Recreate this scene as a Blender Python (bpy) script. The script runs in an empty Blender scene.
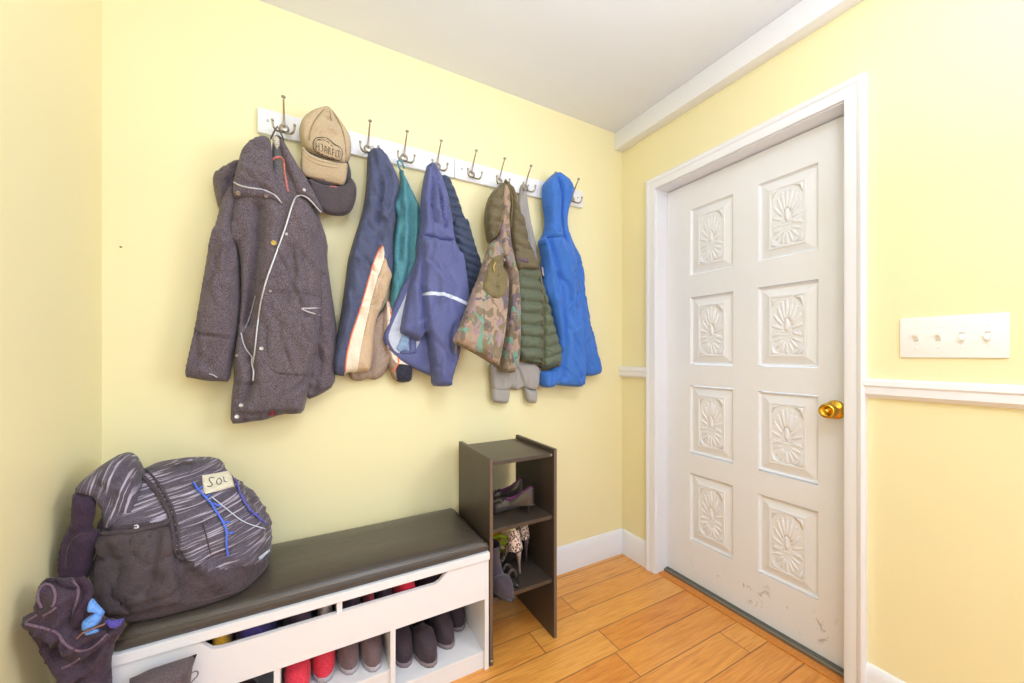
import bpy, bmesh, math, random
import numpy as np
from mathutils import Vector, Matrix
from mathutils.bvhtree import BVHTree
from mathutils.geometry import delaunay_2d_cdt
random.seed(7)
SC = bpy.context.scene
COL = SC.collection
# ---------------------------------------------------------------- camera
F, HZ, CZ = 381.0, 354.0, 1.16
YAW = math.atan2(.481, .877)
FW = np.array((math.sin(YAW), math.cos(YAW), 0.)); RT = np.array((math.cos(YAW), -math.sin(YAW), 0.))
cam = bpy.data.cameras.new('camera'); camo = bpy.data.objects.new('camera', cam); COL.objects.link(camo)
camo.location = (0, 0, CZ); camo.rotation_euler = (math.pi/2, 0, -YAW)
cam.sensor_width = 36; cam.lens = 36*F/1024; cam.shift_y = (HZ-341.5)/1024; cam.clip_start = .02
SC.camera = camo
SC.view_settings.view_transform = 'Standard'; SC.view_settings.look = 'None'
SC.view_settings.gamma = 1; SC.view_settings.use_curve_mapping = False
CAMV = Vector((0, 0, CZ))

def dirs(pts):
    p = np.asarray(pts, float).reshape(-1, 2)
    d = FW[None]*F + RT[None]*(p[:, :1]-512)
    d[:, 2] = -(p[:, 1]-HZ)
    return d
def unproj(pts, y0, k=0., zref=1.6):
    """points of the photograph on the (optionally tilted) plane Y = y0 + k (Z - zref)"""
    d = dirs(pts)
    t = (y0+k*(CZ-zref))/(d[:, 1]-k*d[:, 2])
    P = d*t[:, None]; P[:, 2] += CZ
    return P
def Zm(x0, y0, s):
    def f(*a):
        if len(a) == 1: a = a[0]
        if not hasattr(a[0], '__len__'): a = [(a[i], a[i+1]) for i in range(0, len(a), 2)]
        return [(x0+x/s, y0+y/s) for x, y in a]
    return f
# ---------------------------------------------------------------- materials
def lin(c):
    return tuple(((v/255)/12.92 if v/255 <= .04045 else ((v/255+.055)/1.055)**2.4) for v in c)+(1.,)
class N:
    def __init__(s, name):
        s.m = bpy.data.materials.new(name); s.m.use_nodes = True
        s.t = s.m.node_tree; s.b = s.t.nodes['Principled BSDF']
    def n(s, typ, **kw):
        nd = s.t.nodes.new(typ)
        for k, v in kw.items():
            if k.startswith('i_'): nd.inputs[k[2:].replace('_', ' ')].default_value = v
            else: setattr(nd, k, v)
        return nd
    def l(s, a, b): s.t.links.new(a, b)
    def math(s, op, a, b=None, c=None, clamp=False):
        nd = s.n('ShaderNodeMath', operation=op, use_clamp=clamp)
        for i, v in enumerate((a, b, c)):
            if v is None: continue
            if isinstance(v, (int, float)): nd.inputs[i].default_value = v
            else: s.l(v, nd.inputs[i])
        return nd.outputs[0]
    def mix(s, fac, a, b):
        nd = s.n('ShaderNodeMix', data_type='RGBA')
        for sock, v in ((nd.inputs[0], fac), (nd.inputs[6], a), (nd.inputs[7], b)):
            if isinstance(v, (tuple, float, int)): sock.default_value = v
            else: s.l(v, sock)
        return nd.outputs[2]
    def coord(s, scale=(1, 1, 1), rot=(0, 0, 0), kind='Object'):
        tc = s.n('ShaderNodeTexCoord'); mp = s.n('ShaderNodeMapping')
        s.l(tc.outputs[kind], mp.inputs['Vector'])
        mp.inputs['Scale'].default_value = scale; mp.inputs['Rotation'].default_value = rot
        return mp.outputs[0]
    def noise(s, vec, scale, detail=3, rough=.5, dist=0.):
        nd = s.n('ShaderNodeTexNoise'); s.l(vec, nd.inputs['Vector'])
        nd.inputs['Scale'].default_value = scale; nd.inputs['Detail'].default_value = detail
        nd.inputs['Roughness'].default_value = rough; nd.inputs['Distortion'].default_value = dist
        return nd.outputs['Fac']
    def ramp(s, fac, stops, interp='LINEAR'):
        nd = s.n('ShaderNodeValToRGB'); cr = nd.color_ramp; cr.interpolation = interp
        while len(cr.elements) < len(stops): cr.elements.new(.5)
        for e, (p, c) in zip(cr.elements, stops): e.position = p; e.color = c if len(c) == 4 else lin(c)
        s.l(fac, nd.inputs[0]); return nd.outputs[0]
    def bump(s, h, strength=.3, dist=.01, prev=None):
        nd = s.n('ShaderNodeBump'); nd.inputs['Strength'].default_value = strength; nd.inputs['Distance'].default_value = dist
        s.l(h, nd.inputs['Height'])
        if prev is not None: s.l(prev, nd.inputs['Normal'])
        return nd.outputs[0]
def setp(b, **kw):
    for k, v in kw.items(): b.inputs[k].default_value = v
def plain(name, c, rough=.5, metal=0., spec=.5, coat=0.):
    m = N(name); setp(m.b, **{'Base Color': lin(c), 'Roughness': rough, 'Metallic': metal, 'Specular IOR Level': spec, 'Coat Weight': coat})
    return m.m
def painted(name, c, rough=.45, bump=.08, scale=180):
    m = N(name); v = m.coord()
    n1 = m.noise(v, 1.3, 3); n2 = m.noise(v, scale, 2)
    c2 = tuple(max(0, x-6) for x in c)
    m.l(m.mix(n1, lin(c), lin(c2)), m.b.inputs['Base Color'])
    m.l(m.bump(n2, bump, .002), m.b.inputs['Normal']); setp(m.b, Roughness=rough)
    return m.m
def fabric(name, c, c2=None, rough=.85, speck=500, contrast=.5, wrinkle=.35, wscale=22, sheen=.15):
    m = N(name); v = m.coord()
    c2 = c2 or tuple(int(x*.72) for x in c)
    f = m.ramp(m.noise(v, speck, 2, .7), [(.5-.25*contrast-.02, (0, 0, 0, 1)), (.5+.25*contrast+.02, (1, 1, 1, 1))])
    m.l(m.mix(f, lin(c2), lin(c)), m.b.inputs['Base Color'])
    h = m.bump(m.noise(v, wscale, 4, .55, .6), wrinkle, .02)
    h = m.bump(m.noise(v, speck*1.3, 1), .25, .001, h)
    m.l(h, m.b.inputs['Normal']); setp(m.b, **{'Roughness': rough, 'Sheen Weight': sheen, 'Specular IOR Level': .25})
    return m.m
# ---------------------------------------------------------------- objects
ORG, WORLD = {}, {}
def props(o, label=None, cat=None, group=None, kind=None):
    for k, v in (('label', label), ('category', cat), ('group', group), ('kind', kind)):
        if v: o[k] = v
    return o
def thing(name, label, cat, loc=(0, 0, 0), group=None, rotz=0.):
    o = bpy.data.objects.new(name, None); COL.objects.link(o); o.empty_display_size = .05
    o.location = loc; o.rotation_euler = (0, 0, rotz); ORG[o.name] = Vector(loc) if rotz == 0 else None
    return props(o, label, cat, group)
def mk(name, verts, faces, mat, parent=None, smooth=True, world=True, base=None):
    """one mesh object; verts in world space are made relative to the thing they belong to"""
    V = np.asarray(verts, float).reshape(-1, 3)
    org = Vector((0, 0, 0))
    if world:
        if parent is not None: org = ORG[parent.name]
        elif base is not None: org = Vector(base)
    me = bpy.data.meshes.new(name)
    me.from_pydata([tuple(v) for v in (V-np.array(org))], [], [tuple(f) for f in faces])
    for mm in (mat if isinstance(mat, (list, tuple)) else [mat]): me.materials.append(mm)
    me.polygons.foreach_set('use_smooth', [smooth]*len(me.polygons)); me.update()
    o = bpy.data.objects.new(name, me); COL.objects.link(o)
    if parent is not None: o.parent = parent
    elif world: o.location = org
    ORG[o.name] = org; WORLD[o.name] = (V, [tuple(f) for f in faces])
    return o
class MB:
    def __init__(s): s.v, s.f = [], []
    def add(s, v, f):
        k = len(s.v); s.v += [tuple(map(float, x)) for x in v]; s.f += [tuple(i+k for i in q) for q in f]; return s
    def box(s, x0, x1, y0, y1, z0, z1, bev=0.):
        bm = bmesh.new(); bmesh.ops.create_cube(bm, size=1)
        for v in bm.verts: v.co = Vector(((x0+x1)/2+v.co.x*(x1-x0), (y0+y1)/2+v.co.y*(y1-y0), (z0+z1)/2+v.co.z*(z1-z0)))
        if bev: bmesh.ops.bevel(bm, geom=bm.edges[:], offset=bev, segments=2, profile=.6, affect='EDGES')
        s.bm(bm); return s
    def bm(s, bm, mat=None):
        bm.verts.index_update(); s.add([(mat @ v.co if mat else v.co) for v in bm.verts], [[v.index for v in f.verts] for f in bm.faces]); bm.free()
    def prism(s, poly, a0, a1, axis):
        """extrude a 2D outline along an axis (0,1,2) between a0 and a1"""
        n = len(poly)
        def P(p, a):
            return {0: (a, p[0], p[1]), 1: (p[0], a, p[1]), 2: (p[0], p[1], a)}[axis]
        s.add([P(p, a0) for p in poly]+[P(p, a1) for p in poly],
              [tuple(range(n))[::-1], tuple(range(n, 2*n))]+[(i, (i+1) % n, n+(i+1) % n, n+i) for i in range(n)]); return s
    def tube(s, pts, r, n=8, closed=False, flat=None, up=(0, 0, 1)):
        pts = [Vector(p) for p in pts]; m = len(pts); k = len(s.v)
        rr = r if hasattr(r, '__len__') else [r]*m
        prev = None
        for i, p in enumerate(pts):
            t = (pts[(i+1) % m]-pts[i-1]) if closed else (pts[min(i+1, m-1)]-pts[max(i-1, 0)])
            t.normalize()
            u = prev if prev is not None else Vector(up)
            a = u-t*u.dot(t)
            if a.length < 1e-4: a = Vector((1, .2, .1))-t*t.x
            a.normalize(); b = t.cross(a); prev = a
            fl = flat or 1.
            for j in range(n):
                th = 2*math.pi*j/n
                s.v.append(tuple(p+a*(rr[i]*math.cos(th)*fl)+b*(rr[i]*math.sin(th))))
        for i in range(m if closed else m-1):
            for j in range(n):
                q = (i+1) % m
                s.f.append((k+i*n+j, k+i*n+(j+1) % n, k+q*n+(j+1) % n, k+q*n+j))
        if not closed:
            s.f.append(tuple(k+j for j in range(n))[::-1]); s.f.append(tuple(k+(m-1)*n+j for j in range(n)))
        return s
    def lathe(s, prof, M, n=24):
        """(radius, height) profile turned about local z, placed with matrix M"""
        k = len(s.v)
        for r, h in prof:
            for j in range(n):
                th = 2*math.pi*j/n
                s.v.append(tuple(M @ Vector((r*math.cos(th), r*math.sin(th), h))))
        for i in range(len(prof)-1):
            for j in range(n):
                s.f.append((k+i*n+j, k+i*n+(j+1) % n, k+(i+1)*n+(j+1) % n, k+(i+1)*n+j))
        s.f.append(tuple(k+j for j in range(n))[::-1]); s.f.append(tuple(k+(len(prof)-1)*n+j for j in range(n)))
        return s
    def ball(s, c, rad, M=None, nu=12, nv=8):
        k = len(s.v); M = M or Matrix.Identity(3); c = Vector(c)
        rx, ry, rz = rad if hasattr(rad, '__len__') else (rad,)*3
        for i in range(nv+1):
            ph = math.pi*i/nv
            for j in range(nu):
                th = 2*math.pi*j/nu
                s.v.append(tuple(c+M @ Vector((rx*math.sin(ph)*math.cos(th), ry*math.sin(ph)*math.sin(th), rz*math.cos(ph)))))
        for i in range(nv):
            for j in range(nu):
                s.f.append((k+i*nu+j, k+(i+1)*nu+j, k+(i+1)*nu+(j+1) % nu, k+i*nu+(j+1) % nu))
        return s
    def mk(s, name, mat, parent=None, smooth=False, **kw): return mk(name, s.v, s.f, mat, parent, smooth, **kw)
def autosmooth(o, ang=40):
    me = o.data
    bm = bmesh.new(); bm.from_mesh(me)
    for e in bm.edges:
        if len(e.link_faces) == 2 and e.calc_face_angle(0) > math.radians(ang): e.smooth = False
    for f in bm.faces: f.smooth = True
    bm.to_mesh(me); bm.free(); return o
def copy_tree(o, parent=None):
    c = o.copy(); COL.objects.link(c)
    if parent is not None: c.parent = parent; c.matrix_parent_inverse = o.matrix_parent_inverse.copy()
    for ch in list(o.children): copy_tree(ch, c)
    return c
# ---------------------------------------------------------------- cloth panels
def chaikin(p, it=1, closed=True):
    p = np.asarray(p, float)
    for _ in range(it):
        q = np.roll(p, -1, 0)
        a, b = .78*p+.22*q, .22*p+.78*q
        r = np.empty((2*len(p), p.shape[1])); r[0::2] = a; r[1::2] = b
        p = r if closed else np.vstack([p[:1], r[:-2], p[-1:]])
    return p
def resample(p, step, closed=True):
    p = np.asarray(p, float); out = []
    n = len(p)
    for i in range(n if closed else n-1):
        a, b = p[i], p[(i+1) % n]; L = np.linalg.norm(b-a); m = max(1, int(round(L/step)))
        for j in range(m): out.append(a+(b-a)*j/m)
    if not closed: out.append(p[-1])
    out = np.array(out)
    keep = [0]
    for i in range(1, len(out)):
        if np.linalg.norm(out[i]-out[keep[-1]]) > step*.15: keep.append(i)
    return out[keep]
def segdist(P, A, B):
    """distance of every point to a set of segments, min over the segments"""
    best = np.full(len(P), 1e9)
    for a, b in zip(A, B):
        ab = b-a; L = (ab*ab).sum()+1e-12
        t = np.clip(((P-a)@ab)/L, 0, 1)
        best = np.minimum(best, np.hypot(*(P-a-t[:, None]*ab).T))
    return best
def inside(P, poly):
    r = np.zeros(len(P), bool); n = len(poly)
    for i in range(n):
        a, b = poly[i], poly[(i+1) % n]
        c = ((a[1] > P[:, 1]) != (b[1] > P[:, 1]))
        with np.errstate(divide='ignore', invalid='ignore'):
            x = (b[0]-a[0])*(P[:, 1]-a[1])/(b[1]-a[1])+a[0]
        r ^= c & (P[:, 0] < x)
    return r
def triangulate(poly, step, extra=()):
    """fill an outline with a regular triangle grid; extra polylines become mesh edges"""
    lo, hi = poly.min(0), poly.max(0)
    xs = np.arange(lo[0], hi[0], step); ys = np.arange(lo[1], hi[1], step*.866)
    G = np.array([(x+(step/2 if j % 2 else 0), y) for j, y in enumerate(ys) for x in xs]).reshape(-1, 2)
    G = G[inside(G, poly)]
    if len(G): G = G[segdist(G, poly, np.roll(poly, -1, 0)) > step*.55]
    n = len(poly)
    pts = [Vector(p) for p in poly]; eds = [(i, (i+1) % n) for i in range(n)]
    for q in extra:
        if len(G): G = G[segdist(G, q, np.roll(q, -1, 0)) > step*.45]
        k = len(pts); pts += [Vector(p) for p in q]; eds += [(k+i, k+(i+1) % len(q)) for i in range(len(q))]
    pts += [Vector(p) for p in G]
    vs, es, fs, *_ = delaunay_2d_cdt(pts, eds, [], 0, 1e-7)
    V = np.array([tuple(v) for v in vs])
    T = []
    C = np.array([V[list(f)].mean(0) for f in fs])
    ok = inside(C, poly)
    for f, k in zip(fs, ok):
        if not k: continue
        f = list(f); a = 0
        for i in range(len(f)):
            p, q = V[f[i]], V[f[(i+1) % len(f)]]; a += p[0]*q[1]-p[1]*q[0]
        if abs(a) < 1e-12: continue
        T.append(f if a > 0 else f[::-1])
    used = sorted({i for f in T for i in f}); mp = {o: i for i, o in enumerate(used)}
    V = V[used]; T = [[mp[i] for i in f] for f in T]
    d = segdist(V, poly, np.roll(poly, -1, 0))
    return V, T, d
def vnoise(X, Z, sx, sz, seed):
    r = np.random.RandomState(seed); h = 0
    for o in range(5):
        kx = r.uniform(.5, 1.5)*sx*2*math.pi*r.choice([-1, 1]); kz = r.uniform(.2, 1.3)*sz*2*math.pi*r.choice([-1, 1])
        h = h+np.sin(kx*X+kz*Z+r.uniform(0, 6.3)+1.2*np.sin(kz*.8*Z+r.uniform(0, 6.3)))
    return h/3.
WALLY = 1.644
def wrinkles(X, Z, n, amp, seed, ang, ln, poly):
    """short creases scattered over a cloth, mostly along one direction"""
    r = np.random.RandomState(seed); h = np.zeros(len(X)); lo, hi = poly.min(0), poly.max(0)
    for _ in range(n):
        while True:
            c = r.uniform(lo, hi)
            if inside(c[None], poly)[0]: break
        a = math.radians(ang+r.normal()*24); L = ln*r.uniform(.5, 1.4); w = r.uniform(.006, .014)
        u = (X-c[0])*math.cos(a)+(Z-c[1])*math.sin(a); v = -(X-c[0])*math.sin(a)+(Z-c[1])*math.cos(a)
        v = v+.25*L*np.sin(u/L*1.4+r.uniform(0, 6))*.3
        g = np.exp(-(u/L)**2)
        h += r.uniform(.4, 1)*amp*g*(v/w*np.exp(-(v/w)**2)*1.6*r.choice([-1, 1])-.5*np.exp(-(v/(w*.5))**2))
    return h
def panel(name, out, y0, T, R, mat, parent, Tb=.02, k=0., zref=1.6, folds=(), noise=None, rows=None, step=.008, smooth=1, ymax=WALLY, tilt=None, zones=(), lifts=(), wr=None, er=.016, ef=.5, pj=.5):
    P2 = chaikin(out, smooth) if smooth else np.asarray(out, float)
    yp = y0-pj*T                                        # depth at which the outline is read off
    P3 = unproj(P2, yp, k, zref)
    poly = resample(P3[:, [0, 2]], step)
    zp = []
    for nm, zo, zm in zones:
        q = unproj(chaikin(zo, 1), y0-.85*T, k, zref)[:, [0, 2]]; zp.append(resample(q, step*.8))
    V, Tr, d = triangulate(poly, step, zp)
    X, Z = V[:, 0], V[:, 1]
    Y = y0+k*(Z-zref)
    def prof(x): return np.sqrt(1-(1-np.clip(x, 0, 1))**2)
    p = ef*prof(d/er)+(1-ef)*prof(d/R)
    h = T*p
    e = np.clip(d/.022, 0, 1)
    for po, amp, soft in lifts:
        q = unproj(chaikin(po, 1), y0-.85*T, k, zref)[:, [0, 2]]
        dd = segdist(V, q, np.roll(q, -1, 0))*np.where(inside(V, q), 1, 0)
        h = h+amp*prof(dd/soft)*np.clip(d/.01, 0, 1)
    if noise:
        for (amp, sx, sz, seed) in (noise if hasattr(noise[0], '__len__') else [noise]): h = h+amp*vnoise(X, Z, sx, sz, seed)*e
    if wr: h = h+wrinkles(X, Z, *wr, poly)*np.clip(d/.015, 0, 1)
    for line, w, amp in folds:
        q = unproj(chaikin(line, 2, False), y0-.85*T, k, zref)[:, [0, 2]]
        h = h+amp*np.exp(-(segdist(V, q[:-1], q[1:])/w)**1.4)*e
    if rows:
        for (ax, az, sp, amp, ph) in rows:
            u = (X*ax+Z*az)/sp+ph
            u = u+.08*np.sin(9*X+5*Z)
            h = h+amp*(np.abs(np.sin(math.pi*u))**.5-.6)*np.clip(d/.012, 0, 1)
    if tilt is not None: h = h+tilt(X, Z)*e
    h = np.maximum(h, .0015*np.clip(d/.004, 0, 1))
    b = np.minimum(Y+Tb*p, np.maximum(ymax, Y))
    bd = d < 1e-6
    n = len(V)
    verts = [(X[i], Y[i]-h[i], Z[i]) for i in range(n)]
    bi = {}
    for i in range(n):
        if bd[i]: bi[i] = i
        else: bi[i] = len(verts); verts.append((X[i], b[i], Z[i]))
    C = np.array([V[f].mean(0) for f in Tr])
    own = np.full(len(Tr), -1)
    for i, q in enumerate(zp): own[inside(C, q)] = i
    faces = [tuple(f) for f, w in zip(Tr, own) if w < 0]+[tuple(bi[i] for i in f[::-1]) for f in Tr]
    o = mk(name, verts, faces, mat, parent)
    full = (np.array(verts), [tuple(f) for f in Tr]+[tuple(bi[i] for i in f[::-1]) for f in Tr])
    WORLD[o.name] = full
    # smooth shading must run across the seam between the zones: every zone copies its vertices
    for i, (nm, zo, zm) in enumerate(zones):
        fs = [tuple(f) for f, w in zip(Tr, own) if w == i]
        if not fs: continue
        us = sorted({j for f in fs for j in f}); mp = {a: c for c, a in enumerate(us)}; nn = len(us)
        zv = [verts[j] for j in us]; zf = [tuple(mp[j] for j in f) for f in fs]
        cnt = {}
        for f in zf:
            for a, c in zip(f, f[1:]+f[:1]): cnt[(a, c)] = 1
        bo = [(a, c) for (a, c) in cnt if (c, a) not in cnt]
        zv += [(x, y+.004, z) for x, y, z in zv]
        zf += [tuple(j+nn for j in f[::-1]) for f in zf]+[(c, a, a+nn, c+nn) for a, c in bo]
        zo_ = mk(nm, zv, zf, zm, parent); autosmooth(zo_, 60)
    return o
def bvh(targets):
    v, f = [], []
    for o in targets:
        V, Fc = WORLD[o.name]; kk = len(v); v += [tuple(x) for x in V]; f += [tuple(i+kk for i in q) for q in Fc]
    return BVHTree.FromPolygons(v, f)
def hit(B, p, fallback=None):
    d = Vector(dirs([p])[0]).normalized()
    co, nn, ix, ds = B.ray_cast(CAMV, d)
    if co is None:
        co, nn, ix, ds = B.find_nearest(CAMV+d*(fallback or 1.9))
        q = CAMV+d*(co-CAMV).length
        co = q if (q-co).length < .03 else co
    if nn.dot(d) > 0: nn = -nn
    nn = (nn-d*.6).normalized()
    return co, nn
def patch(name, targets, out, mat, parent, off=.002, T=.004, R=.01, step=2.2, smooth=1, rows=None, folds=(), noise=None):
    """a cloth piece lying on other cloth"""
    B = targets if isinstance(targets, BVHTree) else bvh(targets)
    P2 = chaikin(out, smooth) if smooth else np.asarray(out, float)
    poly = resample(P2, step)
    V, Tr, d = triangulate(poly, step)
    hs = [hit(B, p) for p in V]
    dist = np.array([(h[0]-CAMV).length for h in hs]); med = np.median(dist)
    sc = med/F*.8
    dm = d*sc
    pr = (1-(1-np.clip(dm/R, 0, 1))**2)**.5
    hh = off*(.4+.6*np.clip(dm/.003, 0, 1))+T*pr
    if noise is not None:
        P = np.array([tuple(h[0]) for h in hs]); hh = hh+noise[0]*vnoise(P[:, 0], P[:, 2], noise[1], noise[2], noise[3])*pr
    for line, w, amp in folds:
        q = chaikin(line, 2, False); hh = hh+amp*np.exp(-(segdist(V, q[:-1], q[1:])*sc/w)**2)*pr
    if rows:
        P = np.array([tuple(h[0]) for h in hs])
        for (ax, az, sp, amp, ph) in rows:
            u = (P[:, 0]*ax+P[:, 2]*az)/sp+ph
            hh = hh+amp*np.abs(np.sin(math.pi*u))**.55*pr
    n = len(V); verts = []
    for (c, nn), h, dd in zip(hs, hh, dm): verts.append(tuple(c+nn*h))
    bd = d < 1e-6; bi = {}
    for i in range(n):
        if bd[i]: bi[i] = i
        else: bi[i] = len(verts); verts.append(tuple(hs[i][0]-hs[i][1]*.0015))
    # image y runs downwards, so the winding is reversed
    faces = [tuple(f[::-1]) for f in Tr]+[tuple(bi[i] for i in f) for f in Tr]
    return mk(name, verts, faces, mat, parent)
def strip(name, targets, line, r, mat, parent, off=.001, step=3, n=6, flat=None, smooth=2):
    B = targets if isinstance(targets, BVHTree) else bvh(targets)
    q = resample(chaikin(line, smooth, False), step, False)
    hs = [hit(B, p) for p in q]
    pts = np.array([tuple(c+nn*(off)) for c, nn in hs])
    if len(pts) > 4:
        s = pts.copy()
        for _ in range(2): s[1:-1] = (s[:-2]+2*s[1:-1]+s[2:])/4
        pts = s
    m = MB(); m.tube(pts, r, n, up=(0, -1, 0), flat=flat)
    return m.mk(name, mat, parent, True)
def button(name, targets, p, r, mat, parent, h=.003):
    B = targets if isinstance(targets, BVHTree) else bvh(targets)
    c, nn = hit(B, p)
    M = Matrix.Translation(c) @ nn.to_track_quat('Z', 'Y').to_matrix().to_4x4()
    m = MB(); m.lathe([(r*.9, -.001), (r, h*.4), (r*.92, h), (r*.7, h*1.05), (r*.6, h*.7), (r*.25, h*.75), (.0001, h*.9)], M, 14)
    return m.mk(name, mat, parent, True)
# ================================================================ the setting
YW, XR, XL, ZC = 1.65, 1.642, -.548, 2.44
YB = -1.6
m_wall = painted('yellow_wall_paint', (246, 235, 188), .5)
m_ceil = painted('ceiling_paint', (230, 232, 238), .7)
m_white = painted('white_gloss_paint', (240, 240, 246), .28, .04, 60)
def floor_mat():
    m = N('pine_floor'); tc = m.n('ShaderNodeTexCoord'); sp = m.n('ShaderNodeSeparateXYZ'); m.l(tc.outputs['Object'], sp.inputs[0])
    x, y = sp.outputs[0], sp.outputs[1]
    r = m.math('MULTIPLY_ADD', y, 1/.1265, .27)
    row = m.math('FLOOR', r); fy = m.math('FRACT', r)
    wn = m.n('ShaderNodeTexWhiteNoise', noise_dimensions='1D'); m.l(row, wn.inputs['W'])
    xx = m.math('ADD', m.math('MULTIPLY', x, 1/.86), m.math('MULTIPLY', wn.outputs['Value'], 7.3))
    cid = m.math('FLOOR', xx); fx = m.math('FRACT', xx)
    bid = m.math('ADD', m.math('MULTIPLY', row, 17.3), m.math('MULTIPLY', cid, 5.17))
    wb = m.n('ShaderNodeTexWhiteNoise', noise_dimensions='1D'); m.l(bid, wb.inputs['W'])
    cb = m.n('ShaderNodeCombineXYZ'); m.l(m.math('ADD', m.math('MULTIPLY', x, 1.), m.math('MULTIPLY', wb.outputs['Value'], 31.)), cb.inputs[0])
    m.l(m.math('MULTIPLY', y, 9.), cb.inputs[1]); m.l(m.math('MULTIPLY', wb.outputs['Value'], 9.), cb.inputs[2])
    g1 = m.noise(cb.outputs[0], 3.2, 5, .6, 1.3)
    cb2 = m.n('ShaderNodeCombineXYZ'); m.l(m.math('ADD', m.math('MULTIPLY', x, 6.), m.math('MULTIPLY', wb.outputs['Value'], 31.)), cb2.inputs[0]); m.l(m.math('MULTIPLY', y, 160.), cb2.inputs[1])
    g2 = m.noise(cb2.outputs[0], 1., 3, .6)
    col = m.ramp(g1, [(.25, (176, 98, 34)), (.42, (218, 142, 60)), (.58, (234, 164, 80)), (.72, (214, 134, 54)), (.85, (188, 108, 40))])
    tone = m.ramp(wb.outputs['Value'], [(0, (216, 128, 48)), (.5, (232, 160, 76)), (1, (240, 178, 92))])
    col = m.mix(.42, col, tone)
    col = m.mix(m.math('MULTIPLY', m.ramp(g2, [(.5, (0, 0, 0, 1)), (.75, (1, 1, 1, 1))]), .5), col, lin((150, 80, 28)))
    vo = m.n('ShaderNodeTexVoronoi', feature='F1'); cb3 = m.n('ShaderNodeCombineXYZ')
    m.l(m.math('ADD', m.math('MULTIPLY', x, 2.6), m.math('MULTIPLY', row, .37)), cb3.inputs[0]); m.l(m.math('MULTIPLY', y, 7.), cb3.inputs[1]); m.l(cb3.outputs[0], vo.inputs['Vector']); vo.inputs['Scale'].default_value = 1.
    knot = m.ramp(m.math('ADD', vo.outputs['Distance'], m.math('MULTIPLY', g2, .06)), [(.06, (1, 1, 1, 1)), (.13, (0, 0, 0, 1))])
    col = m.mix(m.math('MULTIPLY', knot, .75), col, lin((120, 58, 22)))
    sy = m.math('MINIMUM', fy, m.math('SUBTRACT', 1., fy)); sx = m.math('MULTIPLY', m.math('MINIMUM', fx, m.math('SUBTRACT', 1., fx)), 6.8)
    seam = m.ramp(m.math('MINIMUM', sy, sx), [(.008, (1, 1, 1, 1)), (.024, (0, 0, 0, 1))])
    col = m.mix(m.math('MULTIPLY', seam, .7), col, lin((110, 55, 20)))
    m.l(col, m.b.inputs['Base Color']); setp(m.b, **{'Roughness': .32, 'Coat Weight': .15})
    h = m.bump(m.math('SUBTRACT', 1., seam), .4, .003); h = m.bump(g2, .05, .002, h); m.l(h, m.b.inputs['Normal'])
    return m.m
m_floor = floor_mat()
def structure(o): o['kind'] = 'structure'; return o
structure(MB().box(XL-.12, XR+.16, YB, YW+.12, -.06, 0).mk('floor', m_floor))
structure(MB().box(XL-.12, XR+.16, YB, YW+.12, ZC, ZC+.06).mk('ceiling', m_ceil))
structure(MB().box(XL-.12, XR+.16, YW, YW+.12, 0, ZC).mk('wall_back', m_wall))
structure(MB().box(XL-.12, XL, YB, YW, 0, ZC).mk('wall_left', m_wall))
# right wall with the door opening
DY0, DY1, DZ = .590, 1.406, 2.04
w = MB(); w.box(XR, XR+.16, YB, DY0, 0, ZC); w.box(XR, XR+.16, DY1, YW, 0, ZC); w.box(XR, XR+.16, DY0, DY1, DZ, ZC)
structure(w.mk('wall_right', m_wall))
# white beam along the top of the right wall
structure(autosmooth(MB().box(XR-.06, XR, YB, YW, ZC-.1, ZC, .003).mk('trim_1', m_white)))
# baseboards: a board with a rounded, stepped top
def bprof(): return [(0, 0), (.016, 0), (.016, .112), (.012, .122), (.009, .134), (.004, .139), (0, .139)]
structure(autosmooth(MB().prism([(YW-a, z) for a, z in bprof()], XL, XR, 0).mk('baseboard_back', m_white)))
b = MB(); b.prism([(XR-a, z) for a, z in bprof()], DY1+.047, YW-.016, 1); b.prism([(XR-a, z) for a, z in bprof()], YB, DY0-.047, 1)
structure(autosmooth(b.mk('baseboard_right', m_white)))
structure(autosmooth(MB().prism([(XL+a, z) for a, z in bprof()], YB, YW-.016, 1).mk('baseboard_left', m_white)))
# chair rail on the right wall, both sides of the door
def cprof(): return [(0, 1.017), (.008, 1.017), (.014, 1.024), (.022, 1.03), (.022, 1.052), (.026, 1.058), (.024, 1.074), (.016, 1.079), (0, 1.079)]
c = MB(); c.prism([(XR-a, z) for a, z in cprof()], YB, DY0-.047, 1); structure(autosmooth(c.mk('trim_2', m_white), 30))
c = MB(); c.prism([(XR-a, z+.008) for a, z in cprof()], DY1+.047, YW, 1); structure(autosmooth(c.mk('trim_3', m_white), 30))
# door: casing, jambs, leaf, threshold
door = bpy.data.objects.new('door_1', None); COL.objects.link(door); door.location = (XR, (DY0+DY1)/2, 0); ORG[door.name] = Vector(door.location)
door['kind'] = 'structure'
CW = .057
def casing_prof(): return [(0, 0), (.016, .0), (.019, .006), (.019, CW-.022), (.023, CW-.018), (.026, CW-.008), (.022, CW), (0, CW)]
cs = MB()
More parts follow.
